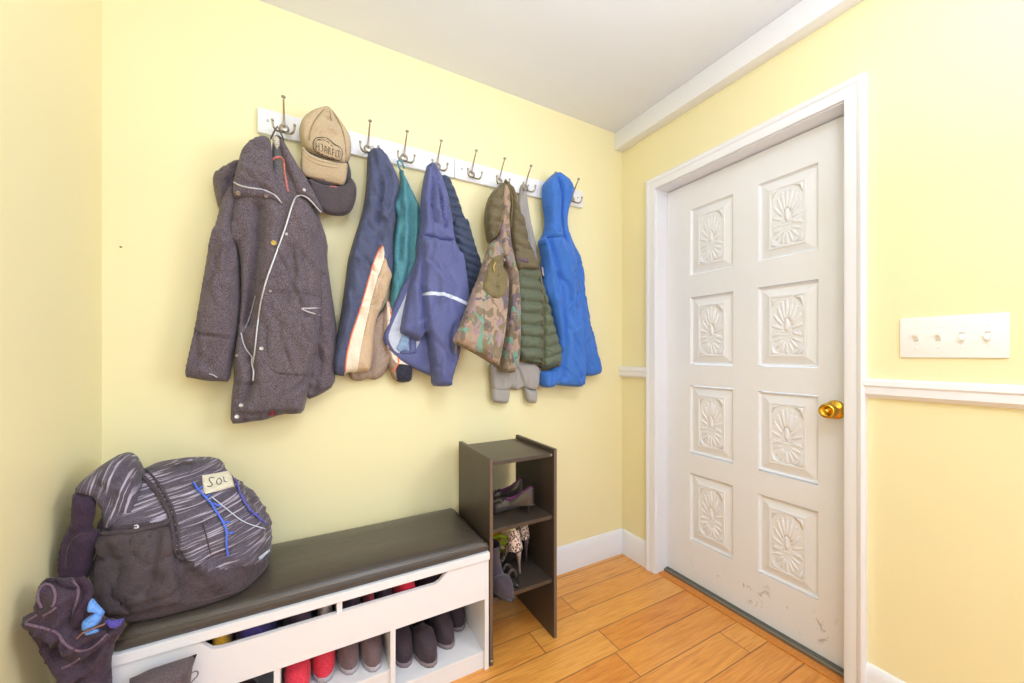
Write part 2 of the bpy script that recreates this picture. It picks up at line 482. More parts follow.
# mitred casing swept round the opening: offset outwards by w, thickness t
path = [(DY1, 0.), (DY1, DZ), (DY0, DZ), (DY0, 0.)]
pr = casing_prof()
rings = []
for (yy, zz), (oy, oz) in zip(path, [(1, 0), (1, 1), (-1, 1), (-1, 0)]):
    rings.append([(XR-t, yy+oy*(wd-.008), zz+oz*(wd-.008)) for t, wd in pr])
vv = [p for r in rings for p in r]; n = len(pr); ff = []
for i in range(3):
    for j in range(n): ff.append((i*n+j, (i+1)*n+j, (i+1)*n+(j+1) % n, i*n+(j+1) % n))
ff += [tuple(range(n)), tuple(range(3*n, 4*n))[::-1]]
cs.add(vv, ff); autosmooth(cs.mk('casing', m_white, door), 30)
JX = XR+.12
j = MB(); j.box(XR-.004, JX, DY1-.012, DY1, 0, DZ, .001); j.box(XR-.004, JX, DY0, DY0+.012, 0, DZ, .001); j.box(XR-.004, JX, DY0, DY1, DZ-.012, DZ, .001)
j.mk('jamb', m_white, door)
def door_paint():
    m = N('door_paint'); v = m.coord(); n1 = m.noise(v, 1.5, 2)
    sp = m.n('ShaderNodeSeparateXYZ'); m.l(v, sp.inputs[0])
    # scuffs low on the door leaf
    sc = m.noise(m.coord((1, 26, 16), (0.5, 0, 0)), 1., 4, .65, .8)
    low = m.math('MULTIPLY', m.ramp(sp.outputs[2], [(.05, (0, 0, 0, 1)), (.08, (1, 1, 1, 1)), (.13, (1, 1, 1, 1)), (.20, (0, 0, 0, 1))]), m.ramp(sp.outputs[1], [(0., (1, 1, 1, 1)), (.16, (1, 1, 1, 1)), (.3, (0, 0, 0, 1))]))
    sc = m.math('MULTIPLY', m.ramp(sc, [(.60, (0, 0, 0, 1)), (.68, (1, 1, 1, 1))]), low)
    c = m.mix(n1, lin((238, 238, 242)), lin((232, 232, 236)))
    m.l(m.mix(m.math('MULTIPLY', sc, .6), c, lin((120, 110, 104))), m.b.inputs['Base Color']); setp(m.b, Roughness=.35)
    m.l(m.bump(m.noise(v, 70, 2), .05, .002), m.b.inputs['Normal'])
    return m.m
m_door = door_paint()
m_panel = painted('panel_paint', (238, 238, 242), .35, .05, 70)
LX = 1.717
LY0, LY1, LZ0, LZ1 = DY0+.013, DY1-.013, .02, DZ-.016
cols = [(1.0375, 1.257), (.710, .9286)]
rowsz = [(1.557, 1.889), (1.106, 1.445), (.660, 1.002), (.222, .560)]
lf = MB()
ys = [LY0, cols[1][0], cols[1][1], cols[0][0], cols[0][1], LY1]
zs = [LZ0, rowsz[3][0], rowsz[3][1], rowsz[2][0], rowsz[2][1], rowsz[1][0], rowsz[1][1], rowsz[0][0], rowsz[0][1], LZ1]
for i in range(5):
    for k in range(9):
        if i % 2 == 1 and k % 2 == 1: continue
        lf.box(LX, LX+.035, ys[i], ys[i+1], zs[k], zs[k+1])
leaf = lf.mk('door_leaf', m_door, door)
bm = bmesh.new(); bm.from_mesh(leaf.data); bmesh.ops.remove_doubles(bm, verts=bm.verts[:], dist=1e-4)
seen = {}
for f in list(bm.faces):
    seen.setdefault(tuple(sorted(v.index for v in f.verts)), []).append(f)
bmesh.ops.delete(bm, geom=[f for fs in seen.values() if len(fs) > 1 for f in fs], context='FACES_ONLY')
bm.to_mesh(leaf.data); bm.free()
def carved(h, w):
    """recessed bevelled panel (local: u along y, z up, +d towards the room) -> (panel verts/faces, ornament MB)"""
    rec, fld = -.013, -.002
    bu, bv = .047, .044
    P = MB()
    def rect(u, v, d): return [(-d, -u, -v), (-d, u, -v), (-d, u, v), (-d, -u, v)]
    R = [rect(w/2, h/2, rec+.009), rect(w/2-.007, h/2-.007, rec), rect(w/2-.012, h/2-.012, rec), rect(w/2-bu+.006, h/2-bv+.006, fld-.003), rect(w/2-bu+.004, h/2-bv+.004, fld), rect(w/2-bu-.003, h/2-bv-.003, fld), rect(w/2-bu-.005, h/2-bv-.005, fld-.003)]
    vs = [p for r in R for p in r]; fs = []
    for i in range(len(R)-1):
        for q in range(4): fs.append((i*4+q, (i+1)*4+q, (i+1)*4+(q+1) % 4, i*4+(q+1) % 4))
    fs.append(tuple(range((len(R)-1)*4, len(R)*4))[::-1]); P.add(vs, fs)
    # back face so that it is closed
    k = len(P.v); P.add(rect(w/2, h/2, rec-.012), [(0, 1, 2, 3)])
    for q in range(4): P.f.append((q, (q+1) % 4, k+(q+1) % 4, k+q))
    O = MB(); d0 = fld-.003
    W, H = w/2-bu-.006, h/2-bv-.006
    def petal(u, v, ang, L, wd, ht=.0042):
        c, s = math.cos(ang), math.sin(ang)
        M = Matrix(((1, 0, 0), (0, c, -s), (0, s, c)))
        O.ball((-d0+.0004, u+c*L/2, v+s*L/2), (ht, L/2, wd/2), M, 10, 6)
    cz = -H*.20
    for i in range(11):                                   # upper fan
        a = math.radians(-8+i*19.6)
        ex, ez = W*.97*math.cos(a), (H*1.13)*math.sin(a)
        L = math.hypot(ex, ez); st = .34
        petal(ex*st, cz+ez*st, math.atan2(ez, ex), L*(1-st), .0135+.004*abs(math.sin(a)))
        O.ball((-d0+.001, ex*.95, cz+ez*.95), (.0035, .0075, .0075), None, 8, 6)
    petal(0, cz-.004, math.pi/2, H*.5, .02, .0055)
    for i in range(7):                                    # lower fan
        a = math.radians(197+i*24.5)
        ex, ez = W*.95*math.cos(a), H*.66*math.sin(a)
        petal(ex*.3, cz-.02+ez*.3, math.atan2(ez, ex), math.hypot(ex, ez)*.7, .0125)
    rim = [(-d0+.001, W*.99*math.cos(t), cz-.02+H*.70*math.sin(t)) for t in np.linspace(math.pi+.15, 2*math.pi-.15, 16)]
    O.tube(rim, .002, 6)
    rim = [(-d0+.001, W*1.0*math.cos(t), cz+H*1.17*math.sin(t)) for t in np.linspace(-.1, math.pi+.1, 22)]
    O.tube(rim, .0018, 6)
    for zz in (-.006, -.017): O.tube([(-d0+.002, u, cz+zz+.004*math.cos(u/W*1.5)) for u in np.linspace(-W*.62, W*.62, 9)], .0038, 6)
    for sg in (-1, 1):
        O.ball((-d0+.001, sg*W*.76, cz-.012), (.0048, .0095, .0095), None, 10, 6)
        for top in (1, -1):                               # corner spandrels
            pts = [(sg*W, top*H), (sg*W*.42, top*H), (sg*W*.78, top*(H*.90)), (sg*W, top*H*.66)]
            O.add([(-d0, *p) for p in pts]+[(-d0-.0045, pts[0][0]*.97, pts[0][1]*.985), (-d0-.003, pts[1][0]*1.1, pts[1][1]*.985), (-d0-.0045, *pts[2]), (-d0-.003, pts[3][0]*.97, pts[3][1]*1.04)],
                  [(4, 5, 6, 7), (0, 1, 5, 4), (1, 2, 6, 5), (2, 3, 7, 6), (3, 0, 4, 7)])
    return P, O
first = None
for (ya, yb) in cols:
    for (za, zb) in rowsz:
        if first is None:
            P, O = carved(zb-za, yb-ya)
            po = P.mk('carved_panel', m_panel, door, world=False); oo = O.mk('carving', m_panel, po, True, world=False)
            first = po
        else:
            po = copy_tree(first, door)
        po.location = Vector((LX, (ya+yb)/2, (za+zb)/2))-Vector(door.location)
m_brass = plain('polished_brass', (226, 178, 66), .16, 1.)
Mk = Matrix.Translation((LX, .656, .955)) @ Matrix(((0, 0, -1), (0, 1, 0), (1, 0, 0))).to_4x4()
knob = MB().lathe([(.0345, 0), (.0345, .003), (.033, .006), (.028, .010), (.018, .013), (.0125, .017), (.0115, .034), (.015, .040), (.0235, .045), (.0275, .054), (.0275, .063), (.0255, .070), (.021, .073), (.016, .0725), (.013, .069), (.0001, .069)], Mk, 32).mk('door_handle', m_brass, door, True)
lk = MB(); lk.tube([(LX-.067, .656, .955), (LX-.075, .656, .955)], .008, 12); lk.box(LX-.078, LX-.074, .6545, .6575, .949, .961, .001); lk.mk('lock_button', m_brass, knob, True)
m_strip = plain('threshold_metal', (150, 148, 140), .35, .8)
m_gasket = plain('weatherstrip', (96, 98, 92), .7)
MB().box(1.688, 1.70, DY0+.012, DY1-.012, 0, .017, .002).mk('threshold_strip', m_strip, door)
MB().box(1.70, LX+.03, DY0+.012, DY1-.012, 0, .019, .002).mk('weatherstrip', m_gasket, door)
m_sill = fabric('threshold_wood', (222, 148, 72), (196, 118, 52), .4, 120, .8, .05, 30, 0)
MB().box(XR+.004, 1.688, DY0+.012, DY1-.012, 0, .006, .002).mk('threshold_board', m_sill, door)
# ================================================================ light
def area(name, loc, rot, size, power, col=(1, 1, 1), sy=None, shape='DISK'):
    l = bpy.data.lights.new(name, 'AREA'); l.shape = shape; l.size = size; l.energy = power; l.color = col
    if sy: l.size_y = sy
    o = bpy.data.objects.new(name, l); COL.objects.link(o); o.location = loc; o.rotation_euler = rot; return o
LC = (.78, .87, 1)
area('ceiling_lamp', (.45, -.1, 2.40), (0, 0, 0), .34, 5, LC)
area('rear_fill', (.4, -1.2, 2.30), (math.radians(40), 0, 0), .8, 5, LC)  # unseen fill from behind the camera, no fitting modelled
area('right_fill', (1.60, -.5, 1.65), (0, math.radians(97), 0), .9, 24, LC, .9, 'RECTANGLE')  # fill added from the right to brighten the left wall; no window built
area('ceiling_fill', (.35, -.2, 1.70), (math.radians(180), 0, 0), .3, 18, LC)  # upward fill added to lift the ceiling, stands for no real fitting
wd = bpy.data.worlds.new('world'); SC.world = wd; wd.use_nodes = True
wd.node_tree.nodes['Background'].inputs['Color'].default_value = (.78, .88, 1, 1); wd.node_tree.nodes['Background'].inputs['Strength'].default_value = .85
SC.view_settings.exposure = .63
# ================================================================ hook rails and the switch plate
m_rail = painted('white_rail_paint', (240, 240, 244), .3, .03, 60)
m_nickel = plain('brushed_nickel', (176, 168, 156), .28, 1.)
m_screw = plain('screw_head', (190, 184, 176), .4, .8)
RY = YW-.019
def hook(parent, x):
    zb = 2.000
    m = MB()
    M = Matrix.Translation((x, RY, zb-.012)) @ Matrix(((1, 0, 0), (0, 0, -1), (0, 1, 0))).to_4x4()
    m.lathe([(.0165, -.001), (.0165, .003), (.014, .0055), (.009, .007), (.0001, .0072)], M, 20)
    h = m.mk('hook', m_nickel, parent, True)
    u = MB(); tt = np.linspace(0, 1, 10)
    u.tube([(x, RY-.004-.053*t**1.25, zb-.012+.082*t**.85) for t in tt], list(.0040-.0012*tt), 8, up=(1, 0, 0))
    top = Vector((x, RY-.057, zb+.071))
    u.lathe([(.003, -.004), (.007, -.001), (.0075, .002), (.005, .005), (.0001, .0055)], Matrix.Translation(top), 14)
    u.mk('upper_prong', m_nickel, h, True)
    lo = MB()
    for sg in (-1, 1):
        pts = [(x+sg*(.004+.030*math.sin(a*.5*math.pi)**1.0*1.0), RY-.008-.034*math.sin(a*.5*math.pi), zb-.026-.020*math.sin(a*math.pi*.8)+.026*a*a) for a in np.linspace(0, 1, 9)]
        lo.tube(pts, [.0040]*7+[.0036, .0034], 8, up=(0, -1, 0)); lo.ball(pts[-1], .0052)
    lo.mk('lower_prongs', m_nickel, h, True)
    s = MB(); 
    for dz in (.014, -.014): s.ball((x+(.004 if dz > 0 else -.004), RY-.0065, zb-.012+dz*.75), (.0028, .0016, .0028))
    s.mk('screw', m_screw, h, True)
XS = [[-.061, .085, .230, .374, .518], [.681, .825, .969, 1.115, 1.259]]
for i, (xa, xb) in enumerate(((-.143, .600), (.602, 1.335))):
    r = thing('hook_rail', ('white wooden coat hook rail at the left, holding the charcoal coat and both caps', 'white wooden coat hook rail at the right, holding the camouflage and bright blue jackets')[i], 'coat rail', ((xa+xb)/2, YW, 1.955), 'coat hook rails on the back wall')
    autosmooth(MB().box(xa, xb, RY, YW, 1.955, 2.044, .004).mk('rail_board', m_rail, r))
    for x in XS[i]: hook(r, x)
    for x in (xa+.032, xb-.036, (xa+xb)/2+.02):
        MB().ball((x, RY-.0002, 2.003), (.005, .002, .005)).mk('rail_screw', m_screw, r, True)
m_plate = plain('switch_plate_plastic', (244, 242, 240), .3)
m_slot = plain('switch_slot', (206, 200, 190), .6)
m_tog = plain('toggle_plastic', (240, 236, 228), .35)
sw = thing('light_switch_plate', 'white four gang light switch plate on the yellow wall above the chair rail', 'light switch', (XR, .356, 1.15))
p0, p1, q0, q1 = .2505, .4615, 1.149, 1.271
autosmooth(MB().box(XR-.0065, XR, p0, p1, q0, q1, .0035).mk('cover_plate', m_plate, sw))
for i in range(4):
    y = (p0+p1)/2+(i-1.5)*.046; zc = (q0+q1)/2
    MB().box(XR-.0072, XR-.003, y-.0052, y+.0052, zc-.012, zc+.012).mk('toggle_slot', m_slot, sw)
    t = MB(); up = 1 if i > 1 else -1
    t.prism([(XR-.006, zc-.0085), (XR-.006, zc+.0085), (XR-.0165, zc+up*.0085+.0030), (XR-.0165, zc+up*.0085-.0030)], y-.0043, y+.0043, 1)
    # prism along y expects (x, z) pairs
    t.mk('toggle', m_tog, sw)
    for dz in (-.03, .03):
        MB().ball((XR-.0065, y, zc+dz), (.0012, .0032, .0032)).mk('plate_screw', m_plate, sw, True)
m_nail = plain('nail_head', (150, 130, 90), .5, .5)
c = unproj([(121, 247)], YW)[0]
props(MB().lathe([(.0025, 0), (.0028, .003), (.0001, .0038)], Matrix.Translation(c) @ Matrix(((1, 0, 0), (0, 0, -1), (0, 1, 0))).to_4x4(), 10).mk('nail', m_nail, None, True, base=c), 'tiny bare nail head in the yellow wall left of the charcoal coat', 'nail')
# ================================================================ shoe bench
m_bench = painted('white_melamine', (236, 235, 240), .35, .02, 80)
m_vinyl = fabric('dark_vinyl', (74, 66, 58), (62, 54, 50), .34, 300, 1, .12, 16, 0)
setp(m_vinyl.node_tree.nodes['Principled BSDF'], **{'Specular IOR Level': .7})
m_thread = plain('cushion_seam', (120, 108, 100), .6)
BX0, BX1, BY0, BY1 = -.405, .600, 1.272, 1.630
bench = thing('shoe_bench', 'white shoe storage bench with a dark padded seat against the back wall', 'bench', ((BX0+BX1)/2, (BY0+BY1)/2, 0))
TH = .016
f = MB(); f.box(BX0, BX0+TH, BY0, BY1, 0, .405, .001); f.mk('side_panel', m_bench, bench)
f = MB(); f.box(BX1-TH, BX1, BY0, BY1, 0, .405, .001); f.mk('side_panel', m_bench, bench)
MB().box(BX0-.006, BX1+.002, BY0-.006, BY1, .405, .4315, .002).mk('top_frame', m_bench, bench)
MB().box(BX0+TH, BX1-TH, BY1-.006, BY1, 0, .405).mk('back_panel', m_bench, bench)
MB().box(BX0+TH, BX1-TH, BY0+.004, BY1-.006, .262, .272).mk('bin_floor', m_bench, bench)
MB().box(.0905, .1055, BY0+.003, BY1-.006, .272, .405).mk('bin_divider', m_bench, bench)
for x in (-.065, .257): MB().box(x-.008, x+.008, BY0+.003, BY1-.006, .065, .262).mk('divider', m_bench, bench)
for (a, b, z) in ((BX0+TH, -.073, .065), (-.057, .249, .128), (.265, BX1-TH, .065)):
    MB().box(a, b, BY0+.010, BY1-.006, z-.013, z, .001).mk('shelf', m_bench, bench)
MB().box(BX0+TH, BX1-TH, BY0+.012, BY0+.026, 0, .052, .001).mk('kick_board', m_bench, bench)
MB().box(-.057, .249, BY0+.012, BY0+.026, .052, .115, .001).mk('kick_board', m_bench, bench)
# front panel with the notched top edge
xa, xb = BX0+TH, BX1-TH
nt = unproj([(196, 646), (212, 646), (437, 579), (449, 569)], BY0+.01)
na, nb, nc, nd = nt[0][0], nt[1][0]+.012, nt[2][0], nt[3][0]
pl = [(xa, .262), (xb, .262), (xb, .4035), (nd, .4035), (nd-.012, .399), (nc+.006, .376), (nc-.010, .370), (nb+.01, .370), (nb-.01, .374), (na+.012, .399), (na, .4035), (xa, .4035)]
MB().prism(pl, BY0, BY0+.015, 1).mk('front_panel', m_bench, bench)
def cushion(x0, x1, y0, y1, z0, z1):
    nx, ny = 60, 24; v = []; fcs = []
    for j in range(ny+1):
        for i in range(nx+1):
            u, w = i/nx, j/ny
            x = x0+(x1-x0)*u; y = y0+(y1-y0)*w
            e = min(u*(x1-x0), (1-u)*(x1-x0), w*(y1-y0), (1-w)*(y1-y0))
            z = z1-.010*(1-min(1, e/.018))**2+.003*math.sin(x*9)*math.sin(y*11)*min(1, e/.05)+.016*math.sin(min(1, e/.11)*math.pi/2)
            v.append((x, y, z))
    for j in range(ny):
        for i in range(nx):
            a = j*(nx+1)+i; fcs.append((a, a+1, a+nx+2, a+nx+1))
    per = [i for i in range(nx+1)]+[j*(nx+1)+nx for j in range(1, ny+1)]+[ny*(nx+1)+i for i in range(nx-1, -1, -1)]+[j*(nx+1) for j in range(ny-1, 0, -1)]
    r1 = len(v)
    for zz, o in ((z0+.03*.6, .004), (z0+.006, .002), (z0, -.003)):
        for p in per:
            x, y, _ = v[p]
            sx = -1 if x <= x0+1e-6 else (1 if x >= x1-1e-6 else 0); sy = -1 if y <= y0+1e-6 else (1 if y >= y1-1e-6 else 0)
            v.append((x+sx*o, y+sy*o, zz))
    np_ = len(per); rings = [per]+[[r1+k*np_+i for i in range(np_)] for k in range(3)]
    for a, b in zip(rings, rings[1:]):
        for i in range(np_): fcs.append((a[i], b[i], b[(i+1) % np_], a[(i+1) % np_]))
    fcs.append(tuple(rings[-1])[::-1])
    return v, fcs
v, fc = cushion(BX0+.006, BX1-.004, BY0+.006, 1.634, .4315, .470)
cus = mk('seat_cushion', v, fc, m_vinyl, bench); autosmooth(cus, 60)
MB().tube([(BX0+.008, BY0+.0035, .4625), (BX1-.006, BY0+.0035, .4625)], .0022, 6).mk('piping', m_thread, cus, True)
# ================================================================ narrow shoe rack
def lam():
    m = N('dark_laminate'); v = m.coord(); f = m.noise(v, 700, 2, .8); g = m.noise(m.coord((9, 9, 1.2)), 2.2, 4, .6)
    c = m.mix(m.ramp(f, [(.42, (0, 0, 0, 1)), (.6, (1, 1, 1, 1))]), lin((52, 42, 38)), lin((74, 62, 54)))
    m.l(m.mix(m.math('MULTIPLY', g, .35), c, lin((92, 78, 68))), m.b.inputs['Base Color']); setp(m.b, **{'Roughness': .36, 'Specular IOR Level': .6}); return m.m
m_lam = lam()
m_edge = plain('laminate_edge', (108, 88, 74), .5)
RX0, RX1, RY0, RY1, RZ = .606, .911, 1.279, 1.597, .772
rack = thing('shoe_rack', 'narrow dark brown open shoe rack standing between the bench and the door', 'shoe rack', ((RX0+RX1)/2, (RY0+RY1)/2, 0))
for x in (RX0, RX1-.0155):
    s = MB().box(x, x+.0155, RY0, RY1, 0, RZ, .001).mk('side_panel', m_lam, rack)
    MB().box(x+.002, x+.0135, RY0-.0012, RY0+.001, .001, RZ-.001).mk('front_edge', m_edge, s)
for nm, z in (('top_panel', .755), ('shelf', .500), ('shelf', .240)):
    MB().box(RX0+.0155, RX1-.0155, RY0+.010, RY1-.004, z-.0155, z, .001).mk(nm, m_lam, rack)
g = MB()
for (x, z) in ((RX0-.0005, .018), (RX0+.004, .018)): pass
g.lathe([(.006, 0), (.0065, .006), (.004, .008), (.0001, .008)], Matrix.Translation((RX0+.008, RY0, .02)) @ Matrix(((1, 0, 0), (0, 0, -1), (0, 1, 0))).to_4x4(), 12)
g.mk('corner_screw', m_nickel, rack, True)
g = MB(); g.lathe([(.005, 0), (.0055, .004), (.0001, .0045)], Matrix.Translation((RX1-.022, RY0+.010, .747)) @ Matrix(((1, 0, 0), (0, 0, -1), (0, 1, 0))).to_4x4(), 12); g.mk('corner_screw', m_nickel, rack, True)
# ================================================================ the coats and caps on the hooks
R1 = Zm(160, 70, 3.795); R2 = Zm(160, 230, 3.254); R3 = Zm(310, 100, 4.27); R4 = Zm(320, 240, 4.27)
R5 = Zm(440, 130, 4.878); R6 = Zm(440, 260, 4.267); RC = Zm(290, 95, 5.25); RD = Zm(200, 120, 4.553); RJ = Zm(370, 240, 4.27)
RB = Zm(480, 180, 5.69)
m_char = fabric('charcoal_wool', (124, 112, 120), (64, 54, 62), .9, 330, .6, .35, 26)
m_char_in = fabric('grey_lining', (116, 110, 112), None, .8, 300, .4, .2, 30)
m_silver = plain('silver_zip', (206, 204, 210), .35, .55)
m_snap = plain('snap_metal', (190, 184, 178), .3, .9)
m_gold = plain('gold_snap', (214, 190, 110), .3, .8)
m_coral = fabric('coral_piping', (246, 142, 126), None, .6, 300, .2, .05)
m_cream = fabric('cream_loop', (226, 214, 200), None, .8, 300, .2, .1)
# ---- charcoal coat
coat = thing('winter_coat', 'long charcoal coat with a tall collar and silver zipper hanging on the leftmost hook', 'coat', tuple(unproj([(283, 140)], 1.60)[0]))
hood = panel('hood', R1(195, 410, 200, 385, 225, 365, 290, 333, 330, 345, 330, 450, 290, 520, 240, 560, 218, 520, 203, 460), 1.615, .035, .04, m_char, coat, Tb=.015,
    folds=[(R1(285, 345, 240, 420, 225, 510), .012, .016), (R1(205, 392, 240, 378, 290, 372), .006, -.008)], wr=(6, .006, 2, 60, .05))
slr = panel('sleeve', R1(560, 440, 600, 530, 640, 650)+R2(545, 90, 560, 200, 580, 330, 575, 440, 570, 508, 520, 540, 478, 556, 440, 480, 430, 300, 450, 120, 480, 20), 1.605, .055, .05, m_char, coat, Tb=.025, noise=(.003, 6, 3, 3), wr=(24, .009, 5, 100, .06),
    folds=[(R2(505, 60, 530, 200, 540, 400), .02, .012), (R2(500, 385, 520, 395, 520, 470, 490, 550), .008, -.016)])
body = panel('coat_body', R1(300, 400, 270, 470, 258, 560, 255, 650)+R2(255, 60, 262, 200, 250, 330, 238, 420, 238, 480, 228, 560, 226, 634, 262, 632, 300, 625, 335, 622, 400, 600, 430, 602, 466, 598, 478, 552, 500, 470, 520, 380, 528, 280, 538, 180, 530, 60, 520, 0)+R1(618, 600, 590, 530, 560, 470, 520, 400, 470, 380, 380, 380), 1.590, .075, .085, m_char, coat, Tb=.03, noise=[(.004, 5, 2.5, 1), (.0018, 14, 6, 8)], wr=(52, .011, 11, 80, .07), er=.02, pj=.25,
    lifts=[(R1(505, 480, 470, 600, 445, 690)+R2(350, 140, 328, 240, 310, 400, 306, 480, 300, 530, 268, 590, 300, 600, 400, 590, 470, 590, 530, 300, 520, 60)+R1(600, 600, 560, 500), .016, .012)],
    folds=[(R1(372, 520, 370, 640)+R2(310, 90, 300, 200, 280, 300), .014, -.045), (R2(312, 220, 275, 320, 266, 360, 300, 420, 300, 500, 268, 560), .010, -.020), (R1(440, 560, 430, 640)+R2(360, 120, 330, 260), .02, .014),
           (R2(430, 60, 440, 150, 410, 230), .012, -.016), (R2(345, 300, 350, 390, 370, 450), .008, -.008), (R2(500, 290, 510, 360, 490, 480), .010, -.014), (R2(360, 210, 440, 205, 528, 225), .005, -.010), (R1(620, 640)+R2(500, 20, 525, 100, 528, 220), .012, -.022),
           (R2(225, 560, 290, 480), .01, .01), (R2(420, 300, 400, 380), .010, .010), (R2(260, 600, 330, 596, 460, 585), .005, -.006)])
sll = panel('sleeve', R1(262, 440, 232, 490, 216, 560, 206, 600)+R2(165, 0, 145, 120, 128, 220, 110, 325, 92, 400, 76, 478, 110, 484, 150, 492, 200, 493, 224, 495, 234, 440, 250, 350, 264, 240, 262, 120, 256, 20)+R1(292, 600, 300, 500, 295, 450), 1.580, .055, .055, m_char, coat, Tb=.03, noise=[(.003, 5, 3, 5), (.0015, 12, 8, 9)], wr=(26, .010, 7, 80, .07), pj=.15,
    folds=[(R2(110, 335, 170, 345, 240, 355), .005, -.012), (R2(108, 325, 170, 335, 242, 345), .005, .006), (R1(262, 520, 240, 660)+R2(200, 150, 180, 330), .03, .012), (R1(285, 560)+R2(235, 40, 240, 160), .010, -.018), (R2(150, 60, 190, 120, 200, 200), .012, -.010)])
allc = [body, sll, slr, hood]
lining = panel('lining', R1(425, 262, 440, 240, 458, 250, 490, 330, 520, 400, 530, 470, 515, 480, 480, 500, 468, 515, 445, 470, 425, 400), 1.535, .008, .03, m_char_in, coat, Tb=.02)
coll = panel('collar', R1(418, 248, 380, 241, 345, 256, 318, 278, 304, 300, 292, 350, 280, 400, 272, 455, 284, 480, 340, 486, 405, 490, 445, 500, 466, 515, 470, 495, 452, 460, 438, 420, 428, 360, 424, 300), 1.525, .032, .035, m_char, coat, Tb=.045, noise=(.003, 7, 8, 4), wr=(12, .007, 3, 10, .05),
    folds=[(R1(290, 418, 350, 436, 410, 455, 455, 495), .007, -.014), (R1(300, 370, 360, 385, 420, 400), .012, .008), (R1(400, 260, 410, 340, 430, 420), .01, .008)])
colr = panel('collar', R1(446, 240, 462, 250, 485, 290, 520, 350, 545, 390, 575, 440, 600, 490, 622, 530, 612, 545, 585, 515, 555, 488, 528, 476, 512, 470, 502, 430, 478, 370, 455, 300), 1.53, .024, .03, m_char, coat, Tb=.035, noise=(.002, 8, 8, 14), wr=(10, .006, 4, 120, .05),
    folds=[(R1(480, 330, 510, 410, 540, 460), .01, .008)])
strip('zipper', [coll, body], R1(282, 426, 300, 440, 350, 449, 400, 456, 440, 474, 462, 505), .0026, m_silver, coat, .002)
strip('zipper', [body, colr], R1(612, 540, 585, 508, 560, 482, 535, 473, 515, 480, 500, 520, 480, 590, 455, 660)+R2(385, 60, 350, 150, 328, 240, 316, 330, 310, 400, 304, 440), .0027, m_silver, coat, .002)
strip('zipper', [body], R2(312, 215, 303, 250, 285, 300, 276, 320), .002, m_silver, coat, .002)
strip('zipper', [body], R2(264, 335, 270, 370, 285, 395, 303, 415), .002, m_silver, coat, .002)
z1 = strip('zipper_pull', [body], R2(304, 415, 302, 440, 310, 460, 306, 490), .003, m_silver, coat, .004)
strip('pocket_zip', [body], R2(520, 254, 490, 255, 455, 254, 480, 266, 520, 277), .0024, m_silver, coat, .002, smooth=0)
pk = patch('pocket', [body], R2(352, 300, 346, 350, 348, 410, 356, 452, 380, 468, 430, 474, 485, 474, 500, 430, 510, 370, 512, 300, 495, 282, 450, 276, 400, 278), m_char, coat, .002, .005, .010)
for p, mm, r in ((R1(297, 467), m_snap, .007), (R1(402, 478), m_snap, .0055), (R1(547, 455), m_snap, .0055), (R1(480, 622), m_snap, .0045), (R1(432, 656), m_gold, .0085), (R2(358, 198), m_snap, .0045), (R2(330, 386), m_snap, .0065), (R2(264, 571), m_snap, .0065), (R2(250, 608), m_snap, .007), (R2(250, 408), m_snap, .0045), (R2(412, 14), m_snap, .004)):
    button('snap_button', allc+[coll, colr], p[0], r, mm, coat)
strip('piping', [lining], R1(428, 342, 440, 332, 455, 328, 474, 340, 470, 372, 480, 430, 487, 462), .0032, m_coral, coat, .003, smooth=1)
lp = MB(); q = unproj(R1(420, 262, 436, 228, 446, 214, 456, 232, 470, 268), 1.575); lp.tube(q, .0045, 8, flat=.6); lp.mk('hanging_loop', m_char, coat, True)
patch('neck_label', [lining], R1(424, 262, 440, 250, 458, 268, 456, 285, 444, 302, 434, 286), m_cream, coat, .003, .002, .004, smooth=0, step=1.5)
strip('hem_tab', [body], R2(366, 590, 363, 612), .005, fabric('red_tab', (196, 50, 70)), coat, .001, smooth=0)
strip('sleeve_label', [sll], R2(160, 468, 175, 472, 186, 480), .0018, m_silver, coat, .001)
# ---- caps
m_khaki = fabric('khaki_twill', (198, 178, 148), (180, 158, 128), .9, 350, .4, .15, 30)
m_dcap = fabric('charcoal_cap_wool', (100, 90, 96), (62, 54, 60), .9, 420, .7, .15, 30)
m_ink = plain('black_thread', (48, 42, 40), .7)
cap2 = thing('baseball_cap', 'charcoal cap hanging brim down behind the khaki cap', 'cap', tuple(unproj([(325, 175)], 1.61)[0]), 'caps on the second hook')
dc = panel('crown', RC(75, 300, 120, 250, 220, 240, 290, 290, 312, 350, 325, 400, 322, 450, 250, 490, 160, 480, 90, 440, 60, 370), 1.595, .035, .05, m_dcap, cap2, Tb=.03)
db = panel('brim', RC(85, 420, 150, 462, 240, 478, 290, 470, 318, 425, 342, 455, 352, 490, 348, 540, 335, 585, 312, 620, 275, 634, 225, 632, 180, 618, 140, 575, 105, 510), 1.575, .012, .03, m_dcap, cap2, Tb=.008, tilt=lambda X, Z: .012*np.exp(-((X-.16)/.05)**2))
strip('stitching', [db], RC(110, 500, 150, 572, 190, 608, 240, 620, 285, 618, 312, 600, 335, 550, 340, 495), .0012, m_ink, cap2, .0005)
strip('brand_tab', [db], RC(210, 480, 248, 484), .0018, m_coral, cap2, .001)
cap = thing('baseball_cap', 'khaki baseball cap with a black line patch hanging on the second hook', 'cap', tuple(unproj([(325, 150)], 1.60)[0]), 'caps on the second hook')
def dome(X, Z): return 0*X
